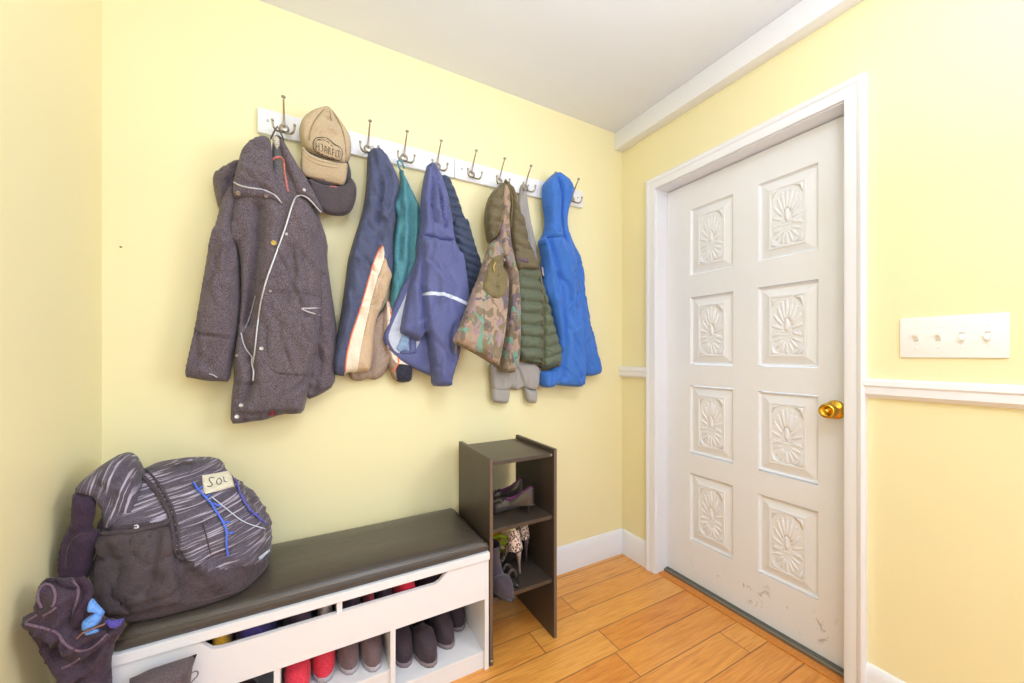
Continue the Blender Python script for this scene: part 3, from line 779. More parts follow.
cr = panel('crown', RC(48, 160, 52, 130, 75, 98, 120, 70, 165, 56, 203, 52, 235, 85, 270, 130, 300, 175, 322, 215, 328, 260, 322, 310, 305, 345, 290, 368, 240, 362, 190, 348, 130, 318, 85, 290, 66, 262, 52, 210), 1.590, .065, .075, m_khaki, cap, Tb=.03, step=.006, wr=(8, .004, 81, 60, .03),
    folds=[(RC(205, 56, 212, 100, 216, 140), .006, .008), (RC(203, 56, 150, 110, 110, 160, 80, 250), .005, -.006), (RC(205, 60, 262, 150, 290, 230, 300, 350), .005, -.008), (RC(160, 195, 200, 175, 240, 200), .008, .010), (RC(190, 125, 215, 140, 240, 150), .006, -.010)])
br = panel('brim', RC(66, 262, 95, 300, 140, 322, 190, 338, 240, 352, 285, 356, 304, 355, 302, 400, 296, 440, 286, 470, 272, 474, 225, 462, 170, 450, 120, 438, 75, 425, 58, 400, 55, 360, 60, 300), 1.515, .008, .02, m_khaki, cap, Tb=.006, k=-.35, zref=1.95, step=.006, tilt=lambda X, Z: .006*np.exp(-((X-.115)/.04)**2))
strip('seam', [cr], RC(204, 58, 212, 100, 217, 135), .0016, fabric('khaki_seam', (170, 142, 102)), cap, .001)
strip('seam', [cr], RC(203, 56, 255, 130, 285, 210, 296, 300, 290, 360), .0016, bpy.data.materials['khaki_seam'], cap, .001)
strip('seam', [cr], RC(203, 56, 150, 100, 112, 165, 100, 240), .0016, bpy.data.materials['khaki_seam'], cap, .001)
for ln in (RC(64, 280, 92, 318, 140, 342, 200, 358, 260, 368, 300, 368), RC(62, 300, 92, 340, 140, 362, 200, 378, 300, 388)): strip('stitching', [br], ln, .0009, bpy.data.materials['khaki_seam'], cap, .0004)
po = RC(122, 250, 132, 226, 160, 222, 185, 222, 208, 234, 230, 258, 268, 276, 276, 300, 268, 345, 240, 342, 212, 336, 185, 328, 158, 315, 135, 300, 122, 280)
pt = patch('emblem_patch', [cr], po, m_khaki, cap, .002, .002, .005, smooth=0, step=1.5)
PB = bvh([pt])
strip('emblem_outline', PB, po+po[:1], .0016, m_ink, cap, .0006, smooth=0, step=2)
ip = [(0.88*x+.12*328, .88*y+.12*149.5) for x, y in po]
strip('emblem_outline', PB, ip+ip[:1], .0006, m_ink, cap, .0006, smooth=0, step=2)
for ln in ([(138, 250), (137, 285)], [(138, 268), (150, 270)], [(152, 252), (153, 292)], [(162, 258), (174, 256), (168, 276), (178, 290), (164, 296)], [(184, 266), (182, 302)], [(184, 266), (196, 280), (194, 308)], [(183, 288), (195, 292)],
           [(204, 272), (202, 312)], [(204, 274), (214, 284), (206, 294), (216, 314)], [(224, 280), (222, 318)], [(223, 282), (234, 290)], [(222, 300), (232, 304)], [(242, 288), (240, 324)], [(240, 324), (250, 326)], [(248, 290), (262, 296)], [(256, 294), (255, 326)],
           [(146, 238), (158, 234), (166, 240)], [(172, 236), (184, 238)], [(190, 244), (200, 246), (206, 254)], [(214, 262), (226, 270)], [(146, 298), (158, 306)], [(164, 308), (176, 316)], [(184, 318), (196, 322), (206, 328)], [(214, 326), (230, 332)]):
    strip('emblem_lettering', PB, RC(*[c for p in ln for c in p]), .0011, m_ink, cap, .0006, smooth=0, step=1.5)
# ---- navy jacket with cream stripes
m_navy = fabric('navy_nylon', (84, 90, 120), (72, 78, 108), .6, 260, .4, .35, 24, .05)
m_cstripe = fabric('cream_nylon', (238, 226, 208), (226, 212, 192), .6, 200, .4, .3, 26, .05)
m_tan = fabric('tan_nylon', (206, 180, 150), (196, 168, 138), .6, 200, .4, .3, 26, .05)
m_taupe = fabric('taupe_lining', (170, 150, 136), (152, 132, 118), .7, 200, .4, .3, 26, .05)
m_orange = plain('orange_piping', (236, 124, 76), .6)
m_dknavy = fabric('dark_navy_cuff', (56, 56, 72), None, .8, 300, .4, .2)
jk = thing('windbreaker', 'navy jacket with an orange edged cream stripe and tan panel, right of the caps', 'jacket', tuple(unproj([(372, 150)], 1.60)[0]))
tb = panel('lining', R4(120, 560, 128, 592, 150, 602, 180, 603, 206, 590, 232, 600, 262, 588, 285, 560, 310, 520, 320, 440, 310, 300, 250, 300, 180, 420), 1.622, .03, .03, m_taupe, jk, Tb=.012, noise=(.004, 8, 5, 21), wr=(16, .008, 21, 80, .05))
s2 = panel('sleeve', R4(290, 250, 312, 300, 335, 420, 360, 480, 400, 545, 398, 580, 394, 604, 352, 612, 318, 600, 302, 570, 285, 500, 268, 440, 258, 380, 268, 300), 1.612, .035, .03, m_taupe, jk, Tb=.014, noise=(.003, 8, 6, 22), wr=(10, .007, 22, 100, .04),
    zones=[('stripe', R4(285, 240, 305, 280, 340, 420, 370, 490, 400, 530, 330, 532, 305, 500, 288, 400), m_cstripe), ('cuff', R4(328, 533, 345, 528, 400, 540, 420, 560, 410, 640, 340, 640, 322, 560), m_dknavy)])
strip('piping', [s2], R4(292, 256, 300, 300, 318, 440, 332, 500, 338, 520, 322, 550, 306, 564), .0028, m_orange, jk, .001)
jb = panel('jacket_body', R3(250, 216, 260, 202, 285, 196, 300, 198, 330, 228, 352, 268, 372, 310, 386, 345, 384, 385, 366, 440, 372, 500, 362, 560, 357, 640)+R4(320, 60, 313, 150, 309, 165, 290, 230, 285, 246, 262, 300, 242, 345, 230, 470, 222, 562, 165, 566, 112, 568, 112, 584, 85, 582, 55, 572, 54, 520, 62, 480, 80, 380, 95, 290, 110, 180, 122, 80)+R3(178, 630, 196, 568, 225, 480, 240, 400, 246, 320), 1.590, .060, .06, m_navy, jk, Tb=.025, noise=[(.003, 8, 4, 23), (.0015, 18, 9, 24)], wr=(46, .009, 25, 95, .06),
    zones=[('stripe', R4(270, 20, 276, 68, 258, 130, 238, 180, 218, 260, 202, 330, 182, 420, 166, 500, 158, 600, 104, 600, 112, 490, 128, 420, 148, 360, 163, 320, 184, 250, 198, 200, 216, 135, 234, 75, 253, 40), m_cstripe),
           ('side_panel', R4(275, 70, 284, 100, 313, 150, 330, 180, 300, 280, 280, 330, 250, 400, 245, 480, 240, 600, 159, 600, 166, 502, 183, 420, 203, 330, 219, 260, 239, 182, 260, 130), m_tan),
           ('cuff', R4(40, 574, 60, 574, 110, 576, 110, 600, 40, 600), m_dknavy)],
    lifts=[(R4(268, 10, 252, 40, 230, 80, 215, 130, 196, 200, 160, 320, 126, 420, 108, 500, 40, 600, 30, 400, 60, 100, 130, 0)+R3(200, 560, 250, 580, 300, 600), .014, .02)],
    folds=[(R3(268, 210, 280, 260, 300, 330, 312, 380, 300, 430, 292, 520), .010, -.022), (R3(285, 225, 292, 285, 320, 350, 318, 420, 300, 560), .010, .016), (R3(330, 300, 350, 370, 330, 460), .010, -.014), (R3(310, 520, 300, 600, 290, 670), .010, -.022), (R3(360, 400, 335, 470, 345, 560), .010, .010),
           (R3(205, 590, 235, 610, 270, 640), .005, -.009), (R4(180, 60, 150, 200, 110, 400), .014, .010), (R4(280, 90, 260, 160, 230, 250, 200, 400), .006, .008)])
strip('piping', [jb], R4(268, 24, 252, 42, 234, 76, 216, 135, 198, 200, 184, 250, 163, 320, 148, 360, 128, 420, 113, 490, 108, 560), .0028, m_orange, jk, .001)
# ---- teal jacket
m_teal = fabric('teal_fabric', (92, 152, 162), (76, 134, 146), .6, 300, .4, .35, 26, .1)
tl = thing('fleece_jacket', 'thin teal jacket hanging by its loop between the two navy jackets', 'jacket', tuple(unproj([(402, 170)], 1.60)[0]))
panel('jacket_body', R3(383, 292, 400, 290, 408, 318, 425, 350, 445, 395, 468, 440, 478, 475, 480, 540, 474, 600)+R4(440, 60, 410, 160, 360, 250, 312, 318, 292, 300, 305, 200, 312, 80)+R3(352, 600, 364, 540, 374, 490, 354, 450, 372, 400, 388, 345), 1.622, .032, .05, m_teal, tl, Tb=.014, noise=[(.004, 9, 2, 31), (.002, 20, 3, 32)], wr=(16, .008, 31, 95, .08),
    folds=[(R3(395, 330, 410, 450, 405, 683), .010, .016), (R3(385, 440, 390, 560, 380, 683), .007, -.018), (R3(425, 380, 440, 500, 430, 683)+R4(400, 80, 360, 200), .008, -.020), (R3(450, 440, 455, 560, 440, 683), .008, .012), (R3(465, 460, 468, 560), .006, -.012)])
lp = MB(); lp.tube(unproj(R3(386, 300, 378, 282, 374, 262, 384, 256, 394, 268, 402, 292), 1.592), .004, 8); lp.mk('hanging_loop', m_teal, tl, True)
# ---- navy quilted puffer
m_puff = fabric('navy_quilt', (70, 80, 106), (58, 68, 92), .45, 300, .4, .25, 30, .05)
pf = thing('puffer_jacket', 'dark navy quilted puffer jacket hanging half hidden behind the slate blue raincoat', 'jacket', tuple(unproj([(455, 190)], 1.62)[0]))
panel('jacket_body', R3(555, 318, 580, 318, 602, 342, 625, 398, 645, 455, 660, 505, 676, 508, 682, 545, 694, 585, 712, 640)+R4(668, 40, 688, 95, 694, 145, 672, 200, 640, 262, 600, 300, 560, 200, 540, 0)+R3(560, 600, 550, 450), 1.628, .030, .04, m_puff, pf, Tb=.012, pj=.3,
    rows=[(.10, 1, .036, .014, .2)], step=.006, folds=[(R3(610, 380, 640, 520, 660, 600), .01, .006)])
psl = panel('sleeve', R3(600, 500, 640, 500, 676, 510, 690, 570, 712, 640)+R4(668, 40, 690, 98, 695, 146, 660, 215, 630, 270, 605, 220, 590, 100, 580, 0)+R3(600, 620), 1.620, .034, .03, m_puff, pf, Tb=.012, pj=.3,
    rows=[(.28, 1, .034, .014, .5), (1, -.35, .055, .005, .1)], step=.006)
# ---- slate blue raincoat
m_slate = fabric('slate_blue_shell', (96, 102, 150), (86, 92, 140), .6, 200, .4, .22, 20, .1)
m_slin = fabric('pale_grey_lining', (196, 202, 218), (182, 188, 208), .6, 200, .4, .2, 24, .05)
m_ltblue = fabric('light_blue_facing', (150, 178, 222), None, .6, 200, .4, .2, 24, .05)
m_refl = plain('reflective_tape', (206, 214, 232), .4)
rc = thing('raincoat', 'slate blue hooded raincoat with a reflective sleeve stripe on the fifth hook', 'jacket', tuple(unproj([(438, 165)], 1.60)[0]))
bk = panel('jacket_body', R4(420, 50, 395, 118, 365, 175, 340, 222, 318, 275, 298, 330, 268, 412, 274, 440, 300, 480, 332, 512, 370, 534, 430, 562, 482, 586, 495, 480, 520, 300, 500, 60), 1.585, .016, .03, m_slate, rc, Tb=.012, noise=(.003, 8, 4, 41), wr=(10, .005, 41, 60, .06),
    zones=[('lining', R4(394, 185, 372, 220, 348, 275, 324, 325, 304, 370, 290, 415, 302, 450, 322, 478, 352, 486, 400, 480, 430, 430, 440, 300), m_slin)])
patch('facing', [bk], R4(352, 400, 382, 408, 380, 470, 336, 476, 326, 462, 340, 430), m_ltblue, rc, .009, .003, .006, smooth=0)
panel('inner_flap', R4(380, 400, 415, 415, 416, 487, 372, 488, 334, 484, 336, 474, 380, 470), 1.572, .010, .02, m_slate, rc, Tb=.01, smooth=0, step=.006)
sl = panel('jacket_front', R3(502, 290, 506, 270, 518, 260, 534, 266, 550, 288, 564, 318, 580, 360, 594, 405, 606, 470, 614, 530, 622, 590, 632, 640)+R4(612, 60, 626, 140, 636, 220, 638, 285, 622, 340, 605, 420, 598, 480, 580, 545, 566, 590, 565, 627, 525, 628, 484, 626, 480, 560, 468, 460, 457, 395, 446, 412, 432, 436, 400, 421, 372, 408, 345, 394, 356, 330, 372, 250, 386, 190, 402, 130, 420, 75)+R3(460, 630, 470, 575, 482, 520, 478, 460, 484, 380, 494, 320), 1.570, .058, .06, m_slate, rc, Tb=.03, noise=[(.003, 7, 2, 43), (.0012, 16, 5, 45)], wr=(40, .008, 44, 92, .08),
    zones=[('hood', R3(440, 570, 480, 572, 520, 582, 560, 596, 610, 596, 660, 590, 660, 200, 440, 200), m_slate),
           ('reflective_stripe', R4(442, 224, 500, 225, 550, 237, 600, 257, 660, 282, 660, 294, 595, 271, 550, 252, 500, 240, 442, 238), m_refl)],
    lifts=[(R3(465, 590, 500, 590, 560, 602, 620, 600, 700, 683)+R4(680, 300, 600, 700, 470, 700, 462, 470, 452, 390, 446, 280, 440, 180, 437, 60, 437, 0), .016, .014)],
    folds=[(R3(520, 275, 530, 350, 520, 430, 532, 520), .008, -.020), (R3(534, 290, 556, 380, 560, 440, 580, 540), .008, -.022), (R3(545, 350, 548, 440, 555, 520), .008, .014), (R3(500, 330, 500, 430, 506, 540), .010, .010),
           (R3(478, 572, 520, 582, 560, 597, 612, 598), .007, -.016), (R4(440, 30, 440, 180, 446, 280, 455, 390), .008, -.026), (R4(425, 90, 410, 250, 420, 410), .012, .010), (R4(500, 20, 520, 250, 520, 600), .025, .012), (R4(570, 370, 556, 430, 566, 520), .008, -.014), (R4(520, 560, 530, 620), .01, .006)])
# ---- grey hoodie (behind the camouflage jacket)
m_grey = fabric('grey_marl', (178, 172, 168), (156, 150, 148), .95, 420, .8, .25, 24, .2)
gh = thing('sweatshirt', 'light grey sweatshirt hanging behind the camouflage jacket, cuffs showing below it', 'sweatshirt', tuple(unproj([(524, 190)], 1.62)[0]))
panel('body', R5(386, 300, 392, 270, 404, 262, 414, 272, 422, 310, 432, 380, 442, 440, 460, 520, 474, 600, 482, 660)+R6(440, 60, 430, 200, 432, 400, 428, 500, 340, 552, 318, 556, 215, 500, 240, 300, 300, 100)+R5(380, 560, 378, 400), 1.628, .016, .04, m_grey, gh, Tb=.008, wr=(14, .006, 53, 90, .06), pj=0, noise=(.003, 10, 3, 51), folds=[(R5(408, 280, 424, 420, 450, 620), .009, .012)])
for (o, cf) in ((R6(214, 440, 217, 480, 222, 545, 232, 560, 296, 560, 308, 540, 322, 500, 326, 430), R6(224, 545, 222, 580, 226, 606, 260, 612, 292, 614, 298, 590, 302, 552, 262, 548)),
                (R6(322, 440, 335, 480, 350, 520, 366, 552, 412, 560, 428, 540, 430, 440), R6(364, 545, 366, 575, 372, 604, 390, 612, 412, 613, 416, 590, 420, 556, 390, 554))):
    s = panel('sleeve', o, 1.624, .03, .03, m_grey, gh, Tb=.012, noise=(.003, 10, 6, 52), wr=(8, .006, 54, 90, .04))
    c = panel('cuff', cf, 1.620, .026, .025, m_grey, gh, Tb=.012, rows=[(1, 0, .008, .0016, 0)], step=.004)
# ---- camouflage / olive reversible jacket
def camo_mat():
    m = N('camouflage_print'); v = m.coord((1.25, 1, .8), (0, .3, 0))
    def blob(sc, th, off):
        q = m.n('ShaderNodeVectorMath', operation='ADD'); m.l(v, q.inputs[0]); q.inputs[1].default_value = (off, off*.7, off*1.3)
        return m.ramp(m.noise(q.outputs[0], sc, 2, .5, .6), [(th, (0, 0, 0, 1)), (th+.012, (1, 1, 1, 1))])
    c = m.mix(blob(17, .49, 0), lin((168, 142, 124)), lin((128, 112, 90)))
    c = m.mix(blob(18, .58, 5.3), c, lin((112, 152, 132)))
    c = m.mix(blob(18, .58, 9.1), c, lin((108, 96, 102)))
    c = m.mix(blob(20, .60, 14.7), c, lin((152, 128, 132)))
    m.l(c, m.b.inputs['Base Color']); setp(m.b, **{'Roughness': .6, 'Sheen Weight': .1, 'Specular IOR Level': .3})
    m.l(m.bump(m.noise(m.coord(), 26, 4, .55, .5), .35, .02), m.b.inputs['Normal']); return m.m
m_camo = camo_mat()
m_olive = fabric('olive_quilt', (114, 104, 80), (102, 92, 70), .5, 300, .4, .25, 30, .05)
m_sage = fabric('sage_green_quilt', (104, 112, 92), (92, 100, 82), .5, 300, .4, .25, 30, .05)
m_olp = fabric('olive_pocket', (128, 114, 80), (112, 98, 68), .6, 300, .4, .3, 30, .05)
m_lbl = plain('woven_label', (206, 190, 188), .7)
m_lbl2 = plain('woven_label_dark', (96, 72, 96), .7)
cj = thing('reversible_jacket', 'camouflage and olive quilted hooded jacket hanging open left of the bright blue jacket', 'jacket', tuple(unproj([(505, 180)], 1.60)[0]))
ob = panel('quilted_body', R5(345, 560, 400, 540, 430, 545, 455, 590, 472, 625, 488, 683)+R6(415, 10, 440, 80, 440, 250, 438, 440, 425, 445, 380, 435, 335, 425, 330, 300, 320, 100), 1.60, .045, .05, m_sage, cj, Tb=.014, step=.006, rows=[(.06, 1, .055, .020, .3)], noise=(.002, 8, 5, 61), wr=(16, .007, 61, 60, .03))
osl = panel('quilted_sleeve', R5(455, 585, 475, 630, 492, 683)+R6(428, 60, 445, 110, 470, 200, 486, 270, 505, 340, 520, 382, 516, 448, 490, 460, 440, 462, 436, 440, 440, 300, 436, 160, 418, 40), 1.592, .045, .04, m_sage, cj, Tb=.014, step=.006, rows=[(-.25, 1, .052, .017, .1)], wr=(12, .007, 62, 20, .03))
for ln in (R6(345, 428, 390, 440, 430, 448), R6(440, 462, 480, 458, 514, 446)): strip('hem_binding', [ob, osl], ln, .006, m_olive, cj, .0)
strip('edge_binding', [osl, ob], R5(475, 640)+R6(428, 60, 440, 150, 442, 300, 438, 450), .006, m_olive, cj, .0)
hr = panel('hood_lobe', R5(318, 244, 335, 248, 352, 270, 366, 300, 378, 335, 386, 370, 396, 400, 410, 425, 420, 470, 432, 540, 450, 590, 420, 610, 385, 620, 362, 600, 350, 540, 345, 470, 352, 400, 345, 330, 325, 280), 1.57, .050, .045, m_olive, cj, Tb=.03, step=.006, rows=[(.35, 1, .052, .016, .2)], wr=(10, .006, 63, 20, .03), folds=[(R5(340, 270, 360, 340, 352, 440, 358, 540), .008, .010)])
yk = panel('yoke', R5(355, 590, 395, 560, 440, 570, 470, 622, 485, 665, 470, 690, 420, 680, 380, 683, 362, 660), 1.565, .045, .03, m_olive, cj, Tb=.03, noise=(.002, 9, 9, 67), wr=(8, .006, 64, 30, .03))
ow = panel('camo_edge', R5(262, 560, 290, 500, 306, 430, 322, 380, 340, 400, 345, 480, 352, 560, 366, 620, 380, 683)+R6(336, 40, 348, 200, 346, 300, 345, 405, 332, 455, 322, 476, 290, 478, 256, 472, 262, 440, 280, 340, 296, 200, 300, 60)+R5(320, 640, 285, 600), 1.56, .05, .045, m_camo, cj, Tb=.03, noise=[(.003, 10, 4, 62)], wr=(18, .009, 65, 95, .05),
    folds=[(R5(318, 420, 325, 540, 345, 640)+R6(325, 100, 322, 300, 310, 440), .008, -.010), (R5(300, 520, 312, 600, 330, 683)+R6(300, 200, 280, 420), .010, .012)])
of = panel('camo_front', R5(250, 548, 290, 520, 306, 560, 316, 620, 310, 683)+R6(298, 60, 296, 160, 284, 300, 266, 400, 254, 464, 215, 435, 170, 408, 120, 380, 76, 357, 66, 350, 65, 336, 72, 320, 96, 270, 118, 205, 145, 130, 172, 70)+R5(205, 683, 225, 620), 1.550, .05, .05, m_camo, cj, Tb=.03, noise=[(.0035, 9, 4, 63), (.0015, 18, 9, 64)], wr=(28, .010, 66, 70, .05),
    folds=[(R6(250, 170, 220, 240, 190, 380), .012, .009), (R6(280, 260, 240, 330, 225, 420), .006, -.006), (R6(85, 340, 170, 385, 250, 440), .006, -.006)], k=.13, zref=1.95)
hl = panel('hood_lobe', R5(322, 246, 305, 255, 285, 272, 262, 296, 243, 330, 233, 375, 229, 420, 233, 470, 240, 515, 252, 552, 275, 525, 290, 490, 300, 455, 305, 400, 306, 330, 312, 280), 1.558, .045, .04, m_olive, cj, Tb=.04, step=.006, rows=[(-.1, 1, .05, .016, .4)], wr=(8, .006, 67, 10, .03))
hi = panel('hood_lining', R5(308, 268, 322, 252, 338, 275, 348, 320, 350, 380, 340, 430, 326, 470, 308, 500, 290, 500, 298, 440, 304, 380, 305, 320), 1.545, .022, .03, m_camo, cj, Tb=.03)
strip('hood_binding', [hl, hi, hr, ow], R5(320, 246, 308, 290, 304, 360, 300, 430, 285, 490, 262, 540, 240, 600, 220, 650), .005, m_olp, cj, .002)
strip('hood_binding', [hl, hi, hr, ow], R5(322, 248, 345, 290, 356, 350, 350, 420, 345, 480), .005, m_olp, cj, .002)
pk = patch('pocket', [of], R6(205, 20, 192, 70, 178, 120, 205, 148, 238, 166, 262, 158, 282, 148, 292, 60, 296, 0, 262, -25, 230, -15), m_olp, cj, .002, .007, .012, folds=[(R6(236, 20, 232, 150), .006, .004), (R6(262, 0, 270, 140), .005, -.001)])
strip('pocket_zip', [pk, of], R6(236, 12, 228, 30, 232, 48), .0035, plain('brass_zip', (196, 168, 96), .4, .7), cj, .003)
patch('chest_label', [yk, hr], R5(384, 622, 430, 632, 428, 648, 384, 640), m_lbl2, cj, .004, .002, .004, smooth=0, step=1.2)
patch('label_stripe', [yk, hr], R5(390, 628, 426, 636, 425, 642, 390, 635), m_lbl, cj, .0075, .001, .002, smooth=0, step=1.)
patch('chest_label', [ow, of], R5(292, 618, 318, 628, 322, 640, 300, 634), m_lbl, cj, .004, .002, .004, smooth=0, step=1.2)
for ln in (R6(72, 352, 120, 380, 170, 408, 215, 436, 254, 464), R6(256, 472, 290, 478, 322, 474)): strip('hem_binding', [of, ow], ln, .005, m_olp, cj, -.001)
zp = MB(); q = unproj(R6(74, 332, 70, 350, 68, 375, 66, 398), 1.475); zp.tube(q, [.004, .006, .0055, .005], 8, flat=.5); zp.mk('zipper_pull', fabric('tan_pull', (186, 156, 112)), cj, True)
# ---- bright blue jacket
m_blue = fabric('bright_blue_shell', (66, 120, 206), (56, 108, 192), .55, 260, .3, .3, 22, .1)
bj = thing('rain_jacket', 'bright blue hooded jacket on the rail\'s right end, nearest the door', 'jacket', tuple(unproj([(556, 180)], 1.60)[0]))
bs = panel('sleeve', RB(470, 290, 500, 285, 520, 340, 545, 390, 568, 430, 581, 470, 594, 560)+R6(615, 120, 628, 200, 650, 300, 670, 390, 686, 450, 688, 472, 680, 490, 650, 497, 612, 494, 590, 400, 560, 200, 530, 60), 1.612, .045, .05, m_blue, bj, Tb=.012, pj=.35, noise=[(.003, 7, 3, 71)], wr=(22, .009, 71, 100, .05),
    folds=[(R6(560, 0, 600, 150, 640, 400), .012, .010), (RB(520, 500, 560, 470, 590, 480), .007, -.012), (RB(540, 410, 570, 520, 585, 600), .008, -.010)])
bb = panel('jacket_body', RB(416, -34, 394, -12, 372, 10, 362, 35, 361, 90, 366, 150, 374, 200, 376, 260, 366, 310, 340, 340, 336, 360, 350, 395, 356, 470, 352, 560, 362, 640, 385, 683)+R6(470, 200, 490, 290, 505, 345, 512, 400, 480, 470, 432, 470, 430, 540, 452, 546, 478, 546, 482, 533, 540, 540, 612, 544, 613, 480, 610, 380, 600, 240, 585, 120, 570, 40)+RB(548, 480, 520, 390, 500, 320, 488, 270, 487, 230, 490, 200, 500, 150, 518, 100, 524, 60, 516, 25, 495, 0, 462, -24, 432, -44), 1.595, .06, .06, m_blue, bj, Tb=.022, pj=.2, noise=[(.004, 7, 2.5, 72), (.0015, 16, 5, 73)], wr=(44, .010, 72, 95, .07),
    zones=[('hood', RB(330, 322, 372, 312, 400, 322, 440, 330, 480, 322, 510, 300, 560, 280, 600, -60, 300, -60), m_blue)],
    folds=[(RB(400, 330, 440, 450, 460, 560, 480, 640)+R6(530, 200, 540, 300, 530, 500), .012, -.030), (RB(440, 320, 490, 450, 520, 560)+R6(560, 120, 575, 300), .014, .018), (RB(370, 350, 400, 480, 420, 640)+R6(500, 200, 510, 330), .014, .014), (RB(460, 540, 500, 600, 510, 683), .010, -.020), (R6(590, 200, 580, 360, 600, 500), .010, -.012),
           (RB(455, -5, 470, 60, 474, 120, 470, 200, 478, 290, 500, 340), .009, -.036), (RB(500, 20, 492, 90, 480, 160), .009, .012), (RB(410, 10, 415, 120, 420, 290), .02, .014), (RB(368, 316, 400, 322, 440, 330, 480, 320), .007, -.012), (R6(478, 480, 480, 540), .006, -.012)])
strip('chest_emblem', [bb], RB(352, 498, 360, 505, 356, 522, 364, 545), .004, m_lbl, bj, .002)
# ================================================================ things on and in the furniture
R7 = Zm(10, 440, 2.81); RE = Zm(10, 560, 5.55); RF = Zm(60, 445, 5.94); RG = Zm(170, 445, 5.94); RH = Zm(100, 540, 4.775)
def streak_mat(name, ang, dens=.56):
    m = N(name); v = m.coord((1, 1, 1), (0, math.radians(ang), 0))
    mp = m.n('ShaderNodeMapping'); m.l(v, mp.inputs['Vector']); mp.inputs['Scale'].default_value = (7, 7, 210)
    n1 = m.noise(mp.outputs[0], 1., 2, .6, .2)
    f = m.ramp(n1, [(dens, (0, 0, 0, 1)), (dens+.10, (1, 1, 1, 1))])
    sp = m.ramp(m.noise(v, 380, 2, .7), [(.35, (0, 0, 0, 1)), (.65, (1, 1, 1, 1))])
    c = m.mix(sp, lin((70, 62, 74)), lin((102, 94, 108)))
    c = m.mix(m.math('MULTIPLY', f, .8), c, lin((196, 188, 206)))
    m.l(c, m.b.inputs['Base Color']); setp(m.b, **{'Roughness': .75, 'Sheen Weight': .1, 'Specular IOR Level': .3})
    m.l(m.bump(m.noise(m.coord(), 22, 4, .55, .5), .3, .02), m.b.inputs['Normal']); return m.m
m_str_h = streak_mat('streaked_nylon', 12, .55)
m_str_v = streak_mat('streaked_nylon_side', 76)
m_bagdk = fabric('dark_mesh_nylon', (92, 80, 86), (56, 46, 54), .85, 420, .7, .3, 26, .1)
m_bagmesh = fabric('dark_mesh_pocket', (98, 86, 90), (54, 46, 52), .9, 520, .8, .2, 30, .1)
m_strap = fabric('plum_black_strap', (78, 58, 76), (44, 30, 46), .9, 420, .8, .2, 26, .1)
m_bungee = plain('blue_bungee', (78, 112, 226), .5)
m_bungee2 = plain('indigo_bungee', (86, 86, 176), .5)
m_paper = fabric('name_label', (224, 216, 196), (214, 206, 184), .7, 200, .3, .05)
m_black = plain('marker_ink', (40, 38, 44), .6)
# ---- backpack: a slumped sack lofted from horizontal sections
bp = thing('backpack', 'dark streaked backpack with a name label lying on the bench cushion', 'backpack', (-.27, 1.46, .476))
SEC = [(.476, -.455, -.135, 1.312, 1.60), (.479, -.475, -.112, 1.300, 1.615), (.490, -.488, -.100, 1.292, 1.622), (.54, -.494, -.092, 1.290, 1.624), (.60, -.492, -.094, 1.300, 1.625), (.66, -.486, -.118, 1.312, 1.622),
       (.71, -.478, -.150, 1.335, 1.616), (.75, -.468, -.182, 1.365, 1.610), (.785, -.455, -.205, 1.400, 1.600), (.81, -.435, -.228, 1.435, 1.59), (.824, -.405, -.252, 1.465, 1.58), (.831, -.36, -.28, 1.50, 1.56)]
def loft_sack(SEC, nu=96, nz=70, ex=2.7, seed=3, amp=.007, creases=()):
    zs = [s[0] for s in SEC]; rs = np.random.RandomState(seed)
    v, f = [], []
    tt = np.linspace(0, 1, nz)
    cum = np.concatenate([[0], np.cumsum([max(.008, math.hypot(SEC[i+1][0]-SEC[i][0], SEC[i+1][3]-SEC[i][3])) for i in range(len(SEC)-1)])]); cum /= cum[-1]
    A = np.array(SEC)
    def sm(col): # smooth interpolation
        return np.interp(tt, cum, A[:, col])
    Zs, X0, X1, Y0, Y1 = [sm(c) for c in range(5)]
    for i in range(nz):
        cx, cy, rx, ry = (X0[i]+X1[i])/2, (Y0[i]+Y1[i])/2, (X1[i]-X0[i])/2, (Y1[i]-Y0[i])/2
        for j in range(nu):
            th = 2*math.pi*j/nu; c, s = math.cos(th), math.sin(th)
            r = (abs(c)**ex+abs(s)**ex)**(-1/ex)
            x, y, z = cx+rx*r*c, cy+ry*r*s, Zs[i]
            v.append([x, y, z, c, s])
    V = np.array(v)
    edge = np.clip((V[:, 2]-SEC[0][0])/.03, 0, 1)
    n = amp*(vnoise(V[:, 0]+V[:, 1]*.7, V[:, 2], 7, 5, seed)+.5*vnoise(V[:, 0]-V[:, 1], V[:, 2], 14, 11, seed+1))
    uu = V[:, 0]-V[:, 1]*.8
    n = n+wrinkles(uu, V[:, 2], 40, .008, seed+2, 25, .06, np.array([(uu.min(), .48), (uu.max(), .48), (uu.max(), .85), (uu.min(), .85)]))
    for pl, w, a in creases:
        q = np.array(pl); d = np.full(len(V), 9.)
        for p0, p1 in zip(q[:-1], q[1:]):
            ab = p1-p0; t = np.clip(((V[:, :3]-p0)@ab)/(ab@ab), 0, 1); d = np.minimum(d, np.linalg.norm(V[:, :3]-p0-t[:, None]*ab, axis=1))
        n = n+a*np.exp(-(d/w)**1.4)
    V[:, 0] += V[:, 3]*n*edge; V[:, 1] += V[:, 4]*n*edge
    V[:, 1] = np.minimum(V[:, 1], 1.64)
    for i in range(nz-1):
        for j in range(nu): f.append((i*nu+j, i*nu+(j+1) % nu, (i+1)*nu+(j+1) % nu, (i+1)*nu+j))
    f += [tuple(range(nu))[::-1], tuple(range((nz-1)*nu, nz*nu))]
    return V[:, :3], f
v, fc = loft_sack(SEC)
B0 = BVHTree.FromPolygons([tuple(p) for p in v], fc)
